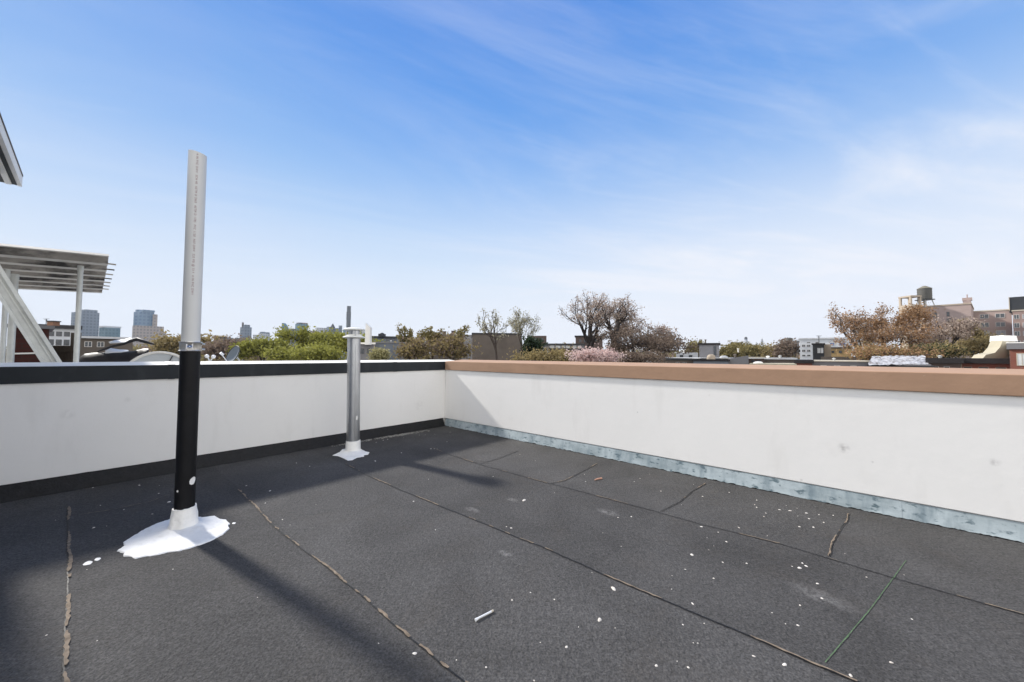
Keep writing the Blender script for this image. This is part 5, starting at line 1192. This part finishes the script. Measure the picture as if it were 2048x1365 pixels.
mz = n.new('ShaderNodeMath'); mz.operation = 'MAXIMUM'; Lk(sx.outputs[2], mz.inputs[0]); mz.inputs[1].default_value = 0.03
dv = n.new('ShaderNodeVectorMath'); dv.operation = 'DIVIDE'; Lk(tc.outputs['Generated'], dv.inputs[0])
cb = n.new('ShaderNodeCombineXYZ'); Lk(mz.outputs[0], cb.inputs[0]); Lk(mz.outputs[0], cb.inputs[1]); cb.inputs[2].default_value = 1; Lk(cb.outputs[0], dv.inputs[1])
def mth(op, a, b_):
    t = n.new('ShaderNodeMath'); t.operation = op
    for i, x in enumerate((a, b_)):
        if isinstance(x, (int, float)): t.inputs[i].default_value = x
        else: Lk(x, t.inputs[i])
    return t.outputs[0]
def mrange(a, lo_, hi_, amt, t0=0.0):
    m = n.new('ShaderNodeMapRange'); m.interpolation_type = 'SMOOTHSTEP'; m.inputs['From Min'].default_value = lo_; m.inputs['From Max'].default_value = hi_
    m.inputs['To Min'].default_value = t0; m.inputs['To Max'].default_value = amt; Lk(a, m.inputs['Value']); return m.outputs[0]
def cl(scale_v, rotz, nscale, det, dist, lo_, hi_, amt, off=(0, 0, 0)):
    m1_ = n.new('ShaderNodeMapping'); m1_.inputs['Rotation'].default_value = (0, 0, R(rotz)); Lk(dv.outputs[0], m1_.inputs['Vector'])
    mp = n.new('ShaderNodeMapping'); mp.inputs['Location'].default_value = off; mp.inputs['Scale'].default_value = scale_v; Lk(m1_.outputs[0], mp.inputs['Vector'])
    t = n.new('ShaderNodeTexNoise'); t.inputs['Scale'].default_value = nscale; t.inputs['Detail'].default_value = det; t.inputs['Distortion'].default_value = dist; t.inputs['Roughness'].default_value = .62
    Lk(mp.outputs[0], t.inputs['Vector']); return mrange(t.outputs['Fac'], lo_, hi_, amt)
# clear air: the blue deepens with elevation, paling to the horizon, blended with the sky model
rp = n.new('ShaderNodeValToRGB'); Lk(sx.outputs[2], rp.inputs['Fac']); el = rp.color_ramp.elements
stops = [(0.0, (.84, .89, .97)), (.10, (.78, .86, .975)), (.20, (.63, .77, .965)), (.30, (.46, .65, .945)), (.42, (.26, .49, .90)), (.56, (.13, .355, .84)), (.70, (.07, .265, .78)), (1.0, (.05, .20, .64))]
el[0].position, el[1].position = stops[0][0], stops[-1][0]; el[0].color = (*stops[0][1], 1); el[1].color = (*stops[-1][1], 1)
for p_, c_ in stops[1:-1]:
    e = el.new(p_); e.color = (*c_, 1)
sc1 = n.new('ShaderNodeVectorMath'); sc1.operation = 'SCALE'; Lk(rp.outputs[0], sc1.inputs[0]); sc1.inputs['Scale'].default_value = 10 * KX
mn = n.new('ShaderNodeVectorMath'); mn.operation = 'MINIMUM'; Lk(sky.outputs[0], mn.inputs[0]); mn.inputs[1].default_value = (9.0 * KX, 9.3 * KX, 9.8 * KX)
m0 = n.new('ShaderNodeMix'); m0.data_type = 'RGBA'; m0.inputs['Factor'].default_value = .06; Lk(sc1.outputs[0], m0.inputs[6]); Lk(mn.outputs[0], m0.inputs[7])
c1 = cl((.42, 1.0, 0), -27, .8, 9, .8, .40, .74, .55, (.3, .1, 0))
c2 = cl((.22, 1.2, 0), -20, 2.2, 10, .5, .50, .76, .28, (.7, .2, 0))
side = mrange(sx.outputs[0], -.5,   .6, 1.0, .28)       # thin cloud thickens to the right
back = mrange(sx.outputs[1], .10, -.45, 1.0)          # unseen bright cloud, added behind the viewer to lift the shaded walls
cs = mth('MULTIPLY', mth('ADD', c1, c2), side)
cs = mth('ADD', cs, mth('MULTIPLY', mrange(sx.outputs[2], .55, .02, .85), side))
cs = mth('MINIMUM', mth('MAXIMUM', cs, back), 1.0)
rs_ = mth('SUBTRACT', mth('MULTIPLY', sx.outputs[0], .75), mth('MULTIPLY', sx.outputs[1], .66))
bright = mrange(rs_, .30, .80, 1.0)                    # more added cloud, brightest opposite the sun, to fill the shaded left wall
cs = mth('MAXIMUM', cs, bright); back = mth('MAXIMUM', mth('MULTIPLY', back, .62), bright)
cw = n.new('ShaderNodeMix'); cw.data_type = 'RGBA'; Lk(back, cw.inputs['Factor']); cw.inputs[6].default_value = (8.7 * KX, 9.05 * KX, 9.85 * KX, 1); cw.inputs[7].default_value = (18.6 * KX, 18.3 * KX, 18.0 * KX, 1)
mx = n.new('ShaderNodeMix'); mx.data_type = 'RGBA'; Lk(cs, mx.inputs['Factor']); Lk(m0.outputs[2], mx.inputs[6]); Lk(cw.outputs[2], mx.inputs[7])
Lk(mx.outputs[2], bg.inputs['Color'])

# haze
HAZE = True
if HAZE:
    b = MB(); hs_ = 1600
    b.prism([(-hs_, -hs_, -12), (hs_, -hs_, -12), (hs_, hs_, -12), (-hs_, hs_, -12)], [(-hs_, -hs_, 185), (hs_, -hs_, 185), (hs_, hs_, 185), (-hs_, hs_, 185)])
    hm = bpy.data.materials.new('haze_air'); hm.use_nodes = True; hn = hm.node_tree; hn.nodes.remove(hn.nodes['Principled BSDF'])
    pv = hn.nodes.new('ShaderNodeVolumePrincipled'); pv.inputs['Color'].default_value = (.80, .88, 1, 1); pv.inputs['Density'].default_value = .00011
    hn.links.new(pv.outputs[0], hn.nodes['Material Output'].inputs['Volume'])
    tag(b.build('haze', hm), 'thin pale haze over the far city', kind='stuff')

sc.view_settings.view_transform = 'Standard'; sc.view_settings.look = 'None'; sc.view_settings.exposure = EXPO; sc.view_settings.gamma = 1
sc.render.engine = 'CYCLES'; cy = sc.cycles
cy.use_denoising = True
try: cy.denoiser = 'OPENIMAGEDENOISE'
except Exception: pass
cy.max_bounces = 6; cy.diffuse_bounces = 4; cy.glossy_bounces = 3; cy.transmission_bounces = 4; cy.volume_bounces = 0; cy.transparent_max_bounces = 8
cy.sample_clamp_indirect = 8
